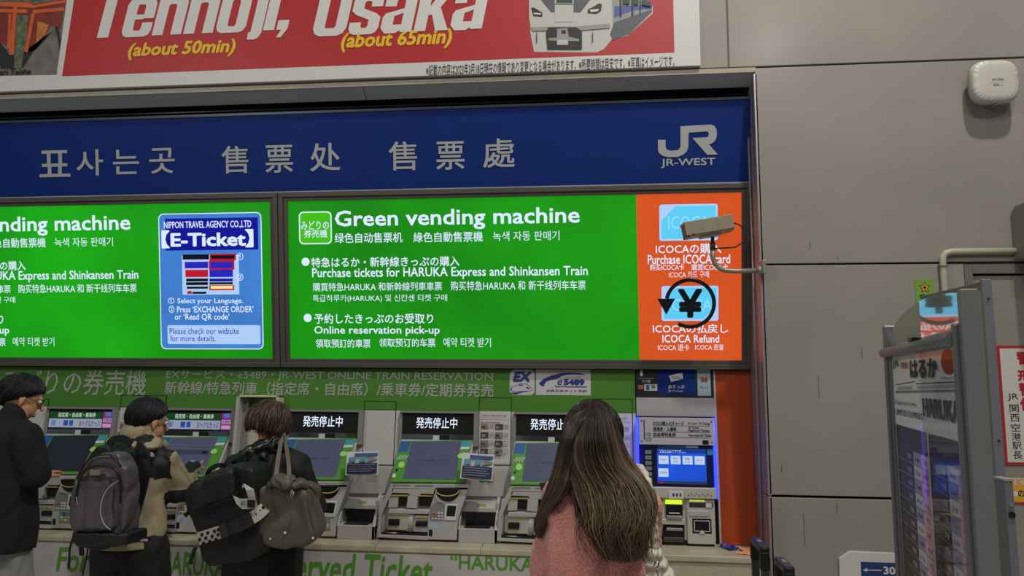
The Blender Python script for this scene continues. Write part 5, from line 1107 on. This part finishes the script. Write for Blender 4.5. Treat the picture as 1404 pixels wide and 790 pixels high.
# ---------------------------------------------------------------- long haired woman in pink
PK = mat('fleece_pink', '#ea9a90', .95, sheen=.3, noise_amt=.2, noise_scale=160, bump=.9, bump_scale=170)
hip = Vector((0.0235,-2.2,1.076))
m4 = thing('person', 'person with very long brown hair in a pink fleece jacket, nearest the viewer', 'person', (hip.x, -2.2, 0))
hc = Vector((0.0072,-2.17,1.569)); M = headframe((-.15, 1, 0), 16)
neck = Vector((0.0064,-2.2,1.474)); shb = Vector((0.0262,-2.2,1.416)); sh = Vector((-0.0783,-2.17,1.397)); el = Vector((-0.1108,-2.1,1.159)); wr = Vector((-0.1324,-1.9,1.311)); shr = Vector((0.1441,-2.17,1.391)); elr = Vector((0.1658,-2.05,1.155)); wrr = Vector((0.0941,-1.88,1.286))
feet = [(hip.x-.10, -2.2, 0), (hip.x+.10, -2.18, 0)]; hips = [hip+Vector((-.08, 0, 0)), hip+Vector((.08, 0, 0))]
b = MB(); add_head(b, hc, M, .97); chain(b, [hc+Vector((0, -.02, -.05)), neck, shb], [.047, .045, .045]); chain(b, [shb, hip], [.08, .10]); chain(b, [shb, sh, el, wr], [.055, .048, .038, .023]); chain(b, [shb, shr, elr, wrr], [.055, .048, .038, .023]); legs(b, hips, feet)
hd = Vector((-0.1466,-1.86,1.363))-wr
add_hand(b, wr, hd, (1, .2, 0), s=.92, curl=.75, side=1); add_hand(b, wrr, (-.2, 1, .2), (0, 0, -1), curl=.6, side=-1)
organic('body', b, M_skin, m4, voxel=.006, smooth=2); add_eyes(m4, hc, M)
b = MB(); chain(b, [neck+Vector((0, .0, -.01)), shb+Vector((0, 0, .03))], [.064, .10]); chain(b, [neck+Vector((0, -.0, -.06)), shb+Vector((0, 0, -.02)), (shb+hip)/2, hip], [.075, .125, .135, .15]); b.ell(shb+Vector((-.01, 0, -.035)), (.150, .10, .075))
chain(b, [shb+Vector((-.04, 0, .0)), sh, el, wr+Vector((0, -.01, -.03))], [.075, .068, .068, .046]); chain(b, [shb+Vector((.04, 0, .0)), shr, elr, wrr], [.075, .062, .06, .044]); b.ell((shb+hip)/2+Vector((0, -.02, 0)), (.165, .12, .17))
organic('fleece_jacket', b, PK, m4, voxel=.0075, smooth=5, disp=.016, dscale=.085, fine=.0022, fscale=.006, seed=11)
b = MB(); legs(b, hips, feet, (.11, .075, .06)); organic('trousers', b, mat('trousers_denim', '#1c2230', .85), m4, voxel=.014, smooth=5, disp=.01, dscale=.12, seed=12)
shoes(m4, feet, M_bs)
cap_hair(m4, hc+M @ Vector((0, -.012, .012)), M, (.084, .102, .1025), 1800, (.010, .008, .007), (.035, .026, .02), back=105, front=62, side=95, sd=8, lift=1.0, whorl=0, r=.002)
# hair: outline of the fall, from the crown down, as pairs of image-independent widths measured at successive heights
HB = [((0.0099,-2.19,1.671), (0.0243,-2.19,1.671)), ((-0.052,-2.2,1.638), (0.0687,-2.2,1.639)), ((-0.0765,-2.21,1.583), (0.088,-2.21,1.586)), ((-0.0823,-2.22,1.52), (0.1128,-2.22,1.524)), ((-0.0491,-2.26,1.467), (0.1584,-2.26,1.471)), ((-0.0251,-2.31,1.412), (0.1704,-2.31,1.417)), ((-0.0062,-2.34,1.357), (0.1502,-2.34,1.361)), ((0.0343,-2.35,1.293), (0.1301,-2.35,1.296))]
HL = [((-0.0066,-2.19,1.67), (0.014,-2.19,1.671)), ((-0.054,-2.2,1.638), (0.0075,-2.2,1.638)), ((-0.0813,-2.19,1.582), (-0.0173,-2.2,1.583)), ((-0.0984,-2.18,1.515), (-0.0279,-2.2,1.519)), ((-0.1144,-2.19,1.456), (-0.0456,-2.24,1.464)), ((-0.1341,-2.17,1.396), (-0.0905,-2.22,1.405)), ((-0.15,-2.15,1.347), (-0.1185,-2.19,1.356)), ((-0.1506,-2.14,1.301), (-0.1347,-2.16,1.306))]
bulge = [.04, .098, .118, .112, .085, .06, .045, .03]
def fall(bands, bul, n, sd, wav=1., endlo=.86):
    rng = random.Random(sd); out = []
    for i in range(n):
        t = rng.random(); cl = math.floor((t+.02*math.sin(t*40))*23)/23+.5/23; t0 = t; t1 = lerp(t, cl, .2+.5*rng.random()); ph = rng.uniform(0, 6.28); am = rng.uniform(.2, 1.)*.006*wav
        dp = rng.uniform(-.012, .012); end = rng.uniform(endlo, 1.03); start = 0 if rng.random() < .45 else rng.uniform(.0, .5); pts = []; N_ = 22
        wv = noise.noise(Vector((t*9, sd, 0)))
        for k in range(N_):
            f_ = lerp(start*(end-.3), end, k/(N_-1))*(len(bands)-1); j = min(int(f_), len(bands)-2); u = f_-j
            u_ = u
            L = [Vector(bands[max(0, min(len(bands)-1, j+q))][0]) for q in (-1, 0, 1, 2)]; Rr = [Vector(bands[max(0, min(len(bands)-1, j+q))][1]) for q in (-1, 0, 1, 2)]
            cr = lambda p: .5*((2*p[1])+(p[2]-p[0])*u_+(2*p[0]-5*p[1]+4*p[2]-p[3])*u_*u_+(3*p[1]-p[0]-3*p[2]+p[3])*u_**3)
            a, e = cr(L), cr(Rr); fr_ = f_/(len(bands)-1); tt = lerp(t0, t1, min(1, fr_*1.2))
            bl = lerp(bul[j], bul[j+1], u)
            p = a.lerp(e, tt); p.y -= bl*math.sqrt(max(0, 1-(2*tt-1)**2))+dp*min(1, fr_*2)
            g = max(0, fr_-.35)
            p.x += am*math.sin(ph+fr_*9)*g*3+.012*g*math.sin(fr_*7+wv*5)*wav; p.y += am*math.cos(ph*2+fr_*8)*g*2
            pts.append(p)
        out.append((t, pts))
    return out
RT = (.010, .008, .007); MD = (.075, .050, .031); LT = (.27, .175, .095)
def tonef(data, sd):
    rng = random.Random(sd); r = [(rng.random(), noise.noise(Vector((t*14, sd, 2)))) for t, _ in data]
    def g(i, f):
        q, nz = r[i]; t = data[i][0]
        c = mixc(RT, MD, min(1, max(0, (f-.08)*2.2)))
        hi = (max(0, nz*.9+.05)+.28*q**3)*min(1, f*1.8)
        if .38 < t < .60 and f < .6: hi *= .1; c = mixc(c, RT, .7*(1-f))
        return mixc(c, LT, min(.9, hi*(.4+q)))
    return g
# solid mass below the locks
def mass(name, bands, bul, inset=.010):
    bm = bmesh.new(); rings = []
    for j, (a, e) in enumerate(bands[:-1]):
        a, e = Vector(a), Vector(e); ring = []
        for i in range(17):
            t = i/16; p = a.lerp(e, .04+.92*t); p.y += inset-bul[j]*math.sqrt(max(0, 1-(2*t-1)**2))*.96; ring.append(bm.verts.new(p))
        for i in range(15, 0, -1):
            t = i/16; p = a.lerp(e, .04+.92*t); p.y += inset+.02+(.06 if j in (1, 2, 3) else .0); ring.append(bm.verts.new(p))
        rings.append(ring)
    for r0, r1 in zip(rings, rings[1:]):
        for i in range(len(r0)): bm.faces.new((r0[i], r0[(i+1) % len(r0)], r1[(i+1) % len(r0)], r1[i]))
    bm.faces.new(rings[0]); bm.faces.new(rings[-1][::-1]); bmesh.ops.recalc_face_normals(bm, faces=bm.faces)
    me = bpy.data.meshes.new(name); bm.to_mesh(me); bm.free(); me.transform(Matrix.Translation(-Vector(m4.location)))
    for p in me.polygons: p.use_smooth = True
    o = link(name, me, mat('hair_under_brown', (.022, .015, .010, 1), .6), m4); s = o.modifiers.new('s', 'SUBSURF'); s.levels = 1; s.render_levels = 1
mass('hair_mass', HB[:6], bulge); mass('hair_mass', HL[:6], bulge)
dB = fall(HB, bulge, 3600, 5, wav=2.1, endlo=.66); dL = fall(HL, bulge, 1500, 6, wav=.6, endlo=.84)
strands('hair', m4, [p for _, p in dB], M_hair, .0016, tonef(dB, 3)); strands('hair', m4, [p for _, p in dL], M_hair, .0016, tonef(dL, 4))

HC = [(Vector(a).lerp(Vector(e), .10), Vector(e).lerp(Vector(a), .03)) for a, e in HB[:6]]+[((-0.0174,-2.35,1.359), (0.1476,-2.35,1.363)), ((0.0008,-2.355,1.281), (0.1296,-2.355,1.292))]
dC = fall(HC, [v+.006 for v in bulge], 420, 9, wav=3.2, endlo=.55)
strands('hair', m4, [p for _, p in dC], M_hair, .0013, tonef(dC, 7))
# phone in her hand
ph = Vector((-0.1258,-1.8,1.378))
t = thing('smartphone', 'black smartphone held up in the hand of the woman in pink', 'phone', tuple(ph), (R(-68), R(-8), R(10)))
MB().box(-.036, -.004, -.08, .036, .004, .05).make('body', M_black, t, .003); box('lens_bump', t, (.008, -.007, .022, .03, -.003, .044), mat('lens_dark', '#202226', .2), .002)


# ================================================================ bags
def xz(*ps): return [(p[0], p[2]) for p in ps]
def soft_slab(name, pts, y0, y1, m, parent, voxel=.010, smooth=14, disp=.008, dscale=.12, seed=0, fine=0):
    b = MB(); b.prism(xz(*pts), y0, y1); return organic(name, b, m, parent, voxel=voxel, smooth=smooth, disp=disp, dscale=dscale, seed=seed, fine=fine)
def strap(name, pts, w, m, parent, flat_=.25, seg=10, smooth=True):
    off = Vector(parent.location)
    P_ = [Vector(p)-off for p in pts]; Q = []
    for i in range(len(P_)-1):
        p0, p1, p2, p3 = P_[max(0, i-1)], P_[i], P_[i+1], P_[min(len(P_)-1, i+2)]
        for k in range(4):
            u = k/4; Q.append(.5*((2*p1)+(p2-p0)*u+(2*p0-5*p1+4*p2-p3)*u*u+(3*p1-p0-3*p2+p3)*u**3))
    Q.append(P_[-1]); vs = []; b = MB(); n = len(Q); rings = []
    for i, p in enumerate(Q):
        t = (Q[min(i+1, n-1)]-Q[max(i-1, 0)]).normalized(); a = t.cross(Vector((0, 1, 0))).normalized(); c = t.cross(a).normalized()
        rings.append([b.bm.verts.new(p+a*x*w/2+c*z*w*flat_/2) for x, z in ((-1, -1), (1, -1), (1, 1), (-1, 1))])
    for i in range(n-1):
        for k in range(4): b.bm.faces.new((rings[i][k], rings[i][(k+1) % 4], rings[i+1][(k+1) % 4], rings[i+1][k]))
    b.bm.faces.new(rings[0][::-1]); b.bm.faces.new(rings[-1]); return b.make(name, m, parent)
# grey backpack of the man in beige
GB = mat('nylon_grey', '#504b4f', .42, bump=.25, bump_scale=45); GD = mat('nylon_dark', '#17171a', .5, bump=.2, bump_scale=60); PIP = mat('piping_white', '#a9a7a5', .5)
o0 = Vector((-2.343,-0.85,1.126))
bp1 = thing('backpack', 'large grey and black backpack worn by the man in the beige jacket', 'backpack', (o0.x, -.85, o0.z))
def rp(*ps): return [Vector(p) for p in ps]
soft_slab('bag_body', [(-2.429,-0.86,1.381), (-2.386,-0.82,1.417), (-2.333,-0.76,1.413), (-2.28,-0.74,1.368), (-2.251,-0.74,1.235), (-2.235,-0.74,1.074), (-2.249,-0.74,0.9499), (-2.303,-0.8,0.9086), (-2.473,-0.89,0.9269), (-2.494,-0.89,0.9637), (-2.502,-0.89,1.094), (-2.492,-0.89,1.205), (-2.47,-0.88,1.302)], -.92, -.72, GD, bp1, disp=.014, dscale=.14, seed=21)
soft_slab('main_compartment', [(-2.374,-0.95,1.353), (-2.294,-0.95,1.388), (-2.227,-0.95,1.383), (-2.17,-0.95,1.315), (-2.15,-0.95,1.147), (-2.161,-0.95,1.006), (-2.434,-0.95,0.9982), (-2.45,-0.95,1.106), (-2.438,-0.95,1.228), (-2.422,-0.95,1.297)], -1.0, -.88, GB, bp1, disp=.016, dscale=.10, seed=22)
soft_slab('front_pocket', [(-2.395,-1,1.243), (-2.356,-1,1.304), (-2.272,-1,1.319), (-2.223,-1,1.293), (-2.2,-1,1.24), (-2.195,-1,1.035), (-2.403,-1,1.029), (-2.413,-1,1.149)], -1.045, -.95, GB, bp1, disp=.014, dscale=.08, seed=23)
soft_slab('bottom_panel', [(-2.41,-1,1.022), (-2.176,-1,1.022), (-2.122,-1,1.024), (-2.132,-1,0.9644), (-2.377,-1,0.944), (-2.406,-1,0.9761)], -1.02, -.85, GD, bp1, disp=.008, dscale=.08, seed=24)
off = Vector(bp1.location)
def line(nm, pts, r, m, par):
    P_ = [Vector(p)-Vector(par.location) for p in pts]; Q = []
    for i in range(len(P_)-1):
        p0, p1, p2, p3 = P_[max(0, i-1)], P_[i], P_[i+1], P_[min(len(P_)-1, i+2)]
        for k in range(4):
            u = k/4; Q.append(.5*((2*p1)+(p2-p0)*u+(2*p0-5*p1+4*p2-p3)*u*u+(3*p1-p0-3*p2+p3)*u**3))
    Q.append(P_[-1]); return MB().tube(Q, r, 6).make(nm, m, par)
line('zip', [(-2.377,-1.045,1.163), (-2.369,-1.05,1.244), (-2.335,-1.05,1.311), (-2.257,-1.05,1.332), (-2.194,-1.05,1.317), (-2.165,-1.045,1.267), (-2.16,-1.04,1.161)], .006, M_black, bp1)
line('zip', [(-2.412,-1,1.263), (-2.353,-1.01,1.353), (-2.251,-1.01,1.375), (-2.196,-1,1.321)], .004, M_black, bp1)
line('seam', [(-2.381,-1.052,1.274), (-2.286,-1.053,1.277), (-2.168,-1.052,1.275)], .003, M_black, bp1)
line('piping', [(-2.171,-1.045,1.264), (-2.215,-1.052,1.231), (-2.241,-1.055,1.178), (-2.243,-1.055,1.116), (-2.223,-1.052,1.067), (-2.192,-1.048,1.041)], .0022, PIP, bp1)
line('piping', [(-2.381,-1.045,1.256), (-2.374,-1.05,1.191), (-2.365,-1.05,1.151)], .0018, PIP, bp1)
box('name_patch', bp1, ((-2.305,-1.05,1.301)[0]-off.x, -.214, (-2.304,-1.05,1.288)[2]-off.z, (-2.258,-1.05,1.302)[0]-off.x, -.208, (-2.259,-1.05,1.312)[2]-off.z), mat('patch_tan', '#7d7467', .6))
strap('shoulder_strap', [(-2.274,-0.74,1.073), (-2.24,-0.74,1.253), (-2.268,-0.72,1.352), (-2.341,-0.66,1.382)], .055, GD, bp1); strap('top_handle', [(-2.379,-0.84,1.398), (-2.35,-0.84,1.43), (-2.297,-0.84,1.435), (-2.256,-0.84,1.41)], .035, GD, bp1, .3)
strap('loose_strap', [(-2.432,-0.97,0.9823), (-2.436,-0.98,0.9378), (-2.435,-0.98,0.8849), (-2.435,-0.98,0.8453)], .010, M_black, bp1); strap('loose_strap', [(-2.352,-0.97,0.9447), (-2.351,-0.98,0.8876), (-2.363,-0.98,0.8149)], .008, M_black, bp1); strap('loose_strap', [(-2.367,-1,0.9509), (-2.361,-1,0.9281), (-2.36,-1,0.9117)], .022, M_black, bp1)
strap('waist_strap', [(-2.253,-0.85,0.9485), (-2.211,-0.8,0.953), (-2.193,-0.74,0.9268)], .04, GD, bp1); box('reflective_tab', bp1, ((-2.187,-0.8,0.9432)[0]-off.x, .03, (-2.187,-0.8,0.9432)[2]-off.z, (-2.153,-0.8,0.9442)[0]-off.x, .036, (-2.188,-0.8,0.9536)[2]-off.z), M_bs)

# black backpack with the polka dot luggage belt
KB = mat('backpack_black', '#0b0b0c', .55, bump=.2, bump_scale=50)
o0 = Vector((-1.736,-0.82,1.066))
bp2 = thing('backpack', 'black backpack with a polka dot belt and a white luggage tag', 'backpack', (o0.x, -.82, o0.z))
soft_slab('bag_body', [(-1.934,-0.86,1.185), (-1.907,-0.86,1.234), (-1.785,-0.86,1.305), (-1.676,-0.86,1.335), (-1.594,-0.86,1.316), (-1.549,-0.86,1.146), (-1.527,-0.86,0.9951), (-1.572,-0.86,0.8936), (-1.687,-0.86,0.8666), (-1.788,-0.86,0.85), (-1.826,-0.86,0.8857), (-1.871,-0.86,1.019), (-1.923,-0.86,1.137)], -.91, -.70, KB, bp2, disp=.010, dscale=.14, seed=31, smooth=18)
soft_slab('top_flap', [(-1.885,-0.92,1.188), (-1.859,-0.92,1.243), (-1.753,-0.92,1.299), (-1.675,-0.92,1.321), (-1.638,-0.92,1.187), (-1.858,-0.92,1.115)], -.955, -.88, KB, bp2, disp=.008, dscale=.10, seed=32)
off = Vector(bp2.location)
line('seam', [(-1.831,-0.957,1.122), (-1.759,-0.96,1.148), (-1.682,-0.96,1.173), (-1.621,-0.955,1.187)], .0022, M_black, bp2)
strap('top_handle', [(-1.853,-0.84,1.26), (-1.829,-0.86,1.297), (-1.786,-0.86,1.319), (-1.759,-0.84,1.31)], .022, KB, bp2, .4)
strap('shoulder_strap', [(-1.711,-0.7,1.241), (-1.675,-0.72,1.312), (-1.718,-0.68,1.336), (-1.804,-0.6,1.333)], .06, KB, bp2)
strap('loose_strap', [(-1.831,-0.9,0.9648), (-1.848,-0.92,0.9421), (-1.863,-0.92,0.8986), (-1.868,-0.92,0.8687)], .018, M_black, bp2); strap('side_tab', [(-1.919,-0.85,1.095), (-1.935,-0.86,1.086), (-1.942,-0.86,1.075)], .02, M_black, bp2)
# belt: white dotted ends and a black middle
WB = mat('belt_white', '#a8a29b', .7)
def beltpath(a, b_):
    return [Vector(a).lerp(Vector(b_), k/5) for k in range(6)]
q = [(-1.828,-0.935,0.9889), (-1.708,-0.955,1.029), (-1.614,-0.955,1.065), (-1.546,-0.94,1.103), (-1.523,-0.9,1.133)]
strap('belt', q[:2], .058, WB, bp2, .12); strap('belt_middle', [(-1.711,-0.957,1.03), (-1.653,-0.962,1.049), (-1.562,-0.95,1.091)], .060, mat('belt_black', '#141416', .6), bp2, .14); strap('belt', [(-1.567,-0.946,1.091), (-1.538,-0.935,1.112), (-1.523,-0.9,1.133)], .058, WB, bp2, .12)
strap('belt_buckle', [(-1.7,-0.965,1.033), (-1.671,-0.967,1.043)], .066, mat('buckle_dark', '#2a2b2e', .35), bp2, .2)
b = MB()
for p in ((-1.806,-0.9437,1.011), (-1.775,-0.9489,1.021), (-1.74,-0.9547,1.03), (-1.817,-0.9418,0.9874), (-1.784,-0.9473,0.9961), (-1.751,-0.9528,1.006), (-1.72,-0.9579,1.016), (-1.796,-0.945,0.9722), (-1.763,-0.9505,0.9825), (-1.73,-0.956,0.9929), (-1.72,-0.9582,1.038), (-1.552,-0.9414,1.107), (-1.538,-0.9269,1.121), (-1.527,-0.9148,1.136), (-1.542,-0.9317,1.089), (-1.529,-0.9184,1.105)):
    p = Vector(p)-off; b.disc((p.x, p.z), .0075, p.y-.003, p.y+.001, 12)
b.make('belt_dots', M_black, bp2)

# white airline tag tied to it
tg = thing('luggage_tag', 'white paper luggage tag with a barcode tied to the black backpack', 'tag', (-1.6,-0.97,1.196))
off = Vector(tg.location); TGm = mat('tag_paper', '#b5b3ae', .6, noise_amt=.06, noise_scale=20)
def ribbon(name, a, b_, m, par, dy=.0):
    vs = []; n = len(a)
    for p, q in zip(a, b_): vs += [Vector(p)-off, Vector(q)-off]
    vs2 = [v+Vector((0, .0012, 0)) for v in vs]; k = len(vs); fs = []
    for i in range(n-1): fs += [(2*i, 2*i+1, 2*i+3, 2*i+2), (k+2*i+2, k+2*i+3, k+2*i+1, k+2*i), (2*i, 2*i+2, k+2*i+2, k+2*i), (2*i+1, k+2*i+1, k+2*i+3, 2*i+3)]
    bb = MB(); bb._f(vs+vs2, fs); return bb.make(name, m, par)
ribbon('paper_band', [(-1.617,-0.96,1.23), (-1.603,-0.97,1.252), (-1.583,-0.985,1.225), (-1.572,-0.975,1.184), (-1.556,-0.96,1.139)], [(-1.611,-0.96,1.247), (-1.57,-0.97,1.236), (-1.545,-0.985,1.229), (-1.54,-0.975,1.185), (-1.531,-0.96,1.143)], TGm, tg)
ribbon('paper_band', [(-1.658,-0.96,1.196), (-1.631,-0.975,1.16), (-1.597,-0.985,1.139), (-1.55,-0.98,1.14)], [(-1.653,-0.962,1.194), (-1.612,-0.98,1.184), (-1.575,-0.99,1.187), (-1.537,-0.982,1.186)], TGm, tg)
b = MB()
for i in range(9):
    p = Vector((-1.57,-0.992,1.164))-off; b.box(p.x+.0042*i, p.y, p.z-.016, p.x+.0042*i+(.0022 if i % 3 else .003), p.y+.004, p.z+.018)
b.make('barcode', M_ink, tg)
for k, (z, w) in enumerate(((0, .030), (-.008, .022), (-.014, .026))):
    p = Vector((-1.606,-0.99,1.173))-off; box('printed_line', tg, (p.x, p.y, p.z+z, p.x+w, p.y+.003, p.z+z+.0025), M_dgrey)

# brown grey tote
TB_ = mat('tote_taupe', '#554e44', .5, noise_amt=.12, noise_scale=9, bump=.12, bump_scale=40)
o0 = Vector((-1.435,-0.8,1.105))
tb = thing('tote_bag', 'taupe brown tote bag with thin shoulder straps on the back of the person in black', 'bag', (o0.x, -.80, o0.z))
soft_slab('bag_body', [(-1.566,-0.8,1.226), (-1.5,-0.8,1.255), (-1.434,-0.8,1.256), (-1.367,-0.8,1.237), (-1.322,-0.8,1.203), (-1.311,-0.8,1.108), (-1.285,-0.8,1.013), (-1.305,-0.8,0.9721), (-1.362,-0.8,0.9434), (-1.457,-0.8,0.944), (-1.553,-0.8,0.9684), (-1.573,-0.8,0.9985), (-1.567,-0.8,1.101)], -.90, -.68, TB_, tb, disp=.020, dscale=.12, seed=41, smooth=18)
b = MB(); chain(b, [(-1.513,-0.9,1.234), (-1.47,-0.92,1.258), (-1.415,-0.93,1.247), (-1.383,-0.92,1.236)], [.018, .03, .03, .016]); chain(b, [(-1.39,-0.92,1.233), (-1.357,-0.9,1.248), (-1.317,-0.87,1.227), (-1.299,-0.84,1.19)], [.015, .022, .02, .014]); b.ell((-1.453,-0.86,1.257), (.07, .05, .03))
organic('gathered_top', b, TB_, tb, voxel=.008, smooth=5, disp=.016, dscale=.05, seed=42)
TS = mat('strap_taupe', '#6d665a', .5)
strap('shoulder_strap', [(-1.487,-0.88,1.249), (-1.5,-0.84,1.315), (-1.519,-0.78,1.378), (-1.545,-0.7,1.435), (-1.568,-0.62,1.45)], .022, TS, tb, .2); strap('shoulder_strap', [(-1.418,-0.88,1.247), (-1.442,-0.84,1.316), (-1.477,-0.78,1.372), (-1.526,-0.7,1.435), (-1.565,-0.62,1.45)], .020, TS, tb, .2)
off = Vector(tb.location)
b = MB(); b.tube([Vector(p)-off for p in ((-1.376,-0.945,1.224), (-1.38,-0.95,1.211), (-1.369,-0.95,1.202), (-1.369,-0.945,1.217))], .003, 6); b.make('ring', M_steel, tb); strap('pull_tab', [(-1.378,-0.948,1.214), (-1.38,-0.94,1.183)], .016, TS, tb, .25)
for p in ((-1.415,-0.915,1.023), (-1.491,-0.9,0.9912), (-1.29,-0.89,0.9982)): MB().ell(Vector(p)-off, .007, seg=10).make('stud', M_bs, tb)
for pts in ([(-1.416,-0.925,1.226), (-1.397,-0.93,1.161), (-1.383,-0.93,1.096), (-1.403,-0.92,1.034)], [(-1.323,-0.91,1.22), (-1.302,-0.9,1.125), (-1.286,-0.895,1.046)]): line('seam', pts, .0022, TB_, tb)

# white quilted bag of the woman in pink
WQ = mat('quilt_white', '#c9c3b4', .55, noise_amt=.06, noise_scale=20)
o0 = Vector((0.1643,-2.26,1.248))
wq = thing('quilted_bag', 'white quilted puffy shoulder bag at the right side of the woman in pink', 'bag', (o0.x, -2.26, o0.z))
SP = [(0.1337,-2.2,1.504), (0.1427,-2.24,1.497), (0.1501,-2.27,1.484), (0.1563,-2.285,1.465), (0.1616,-2.285,1.441), (0.1654,-2.28,1.414), (0.1673,-2.275,1.388), (0.1692,-2.27,1.365), (0.1698,-2.27,1.342), (0.1704,-2.27,1.32), (0.1719,-2.27,1.298), (0.1734,-2.27,1.277)]
b = MB()
for p, q in zip(SP, SP[1:]):
    m_ = (Vector(p)+Vector(q))/2; d = (Vector(q)-Vector(p)); b.ell(m_, (.0145, .0145, d.length*.66), d.to_track_quat('Z', 'Y'), seg=12); b.cap(p, q, .0115, .0115)
organic('puffy_strap', b, WQ, wq, voxel=.004, smooth=2, disp=.003, dscale=.02, seed=3)
b = MB()
for row, (y0, xs) in enumerate(((760, (884, 893, 902)), (773, (879, 888, 898, 908)), (786, (875, 885, 896, 907, 916)), (800, (872, 883, 895, 907, 918)), (815, (872, 884, 896, 908, 918)), (830, (874, 886, 898, 910)))):
    for x in xs: b.ell((lerp(o0.x, o0.x, 0)+(x-895)*.00206, -2.26, o0.z-(y0-780)*.00206), (.0145, .045, .017), seg=12)
b.ell((o0.x, -2.26, o0.z-.045), (.036, .035, .085), seg=16)
organic('bag_body', b, WQ, wq, voxel=.0045, smooth=2, disp=.003, dscale=.03, seed=51)
off = Vector(wq.location)
b = MB(); b.tube([Vector(p)-off for p in ((0.1629,-2.325,1.274), (0.1663,-2.33,1.282), (0.1737,-2.33,1.28), (0.1735,-2.33,1.272), (0.1661,-2.33,1.268), (0.1625,-2.33,1.273))], .0025, 8); b.tube([Vector(p)-off for p in ((0.1679,-2.33,1.268), (0.1713,-2.33,1.252), (0.1728,-2.33,1.23))], .002, 6); b.make('clasp', mat('chrome', '#b5b7ba', .15, metal=1.), wq)
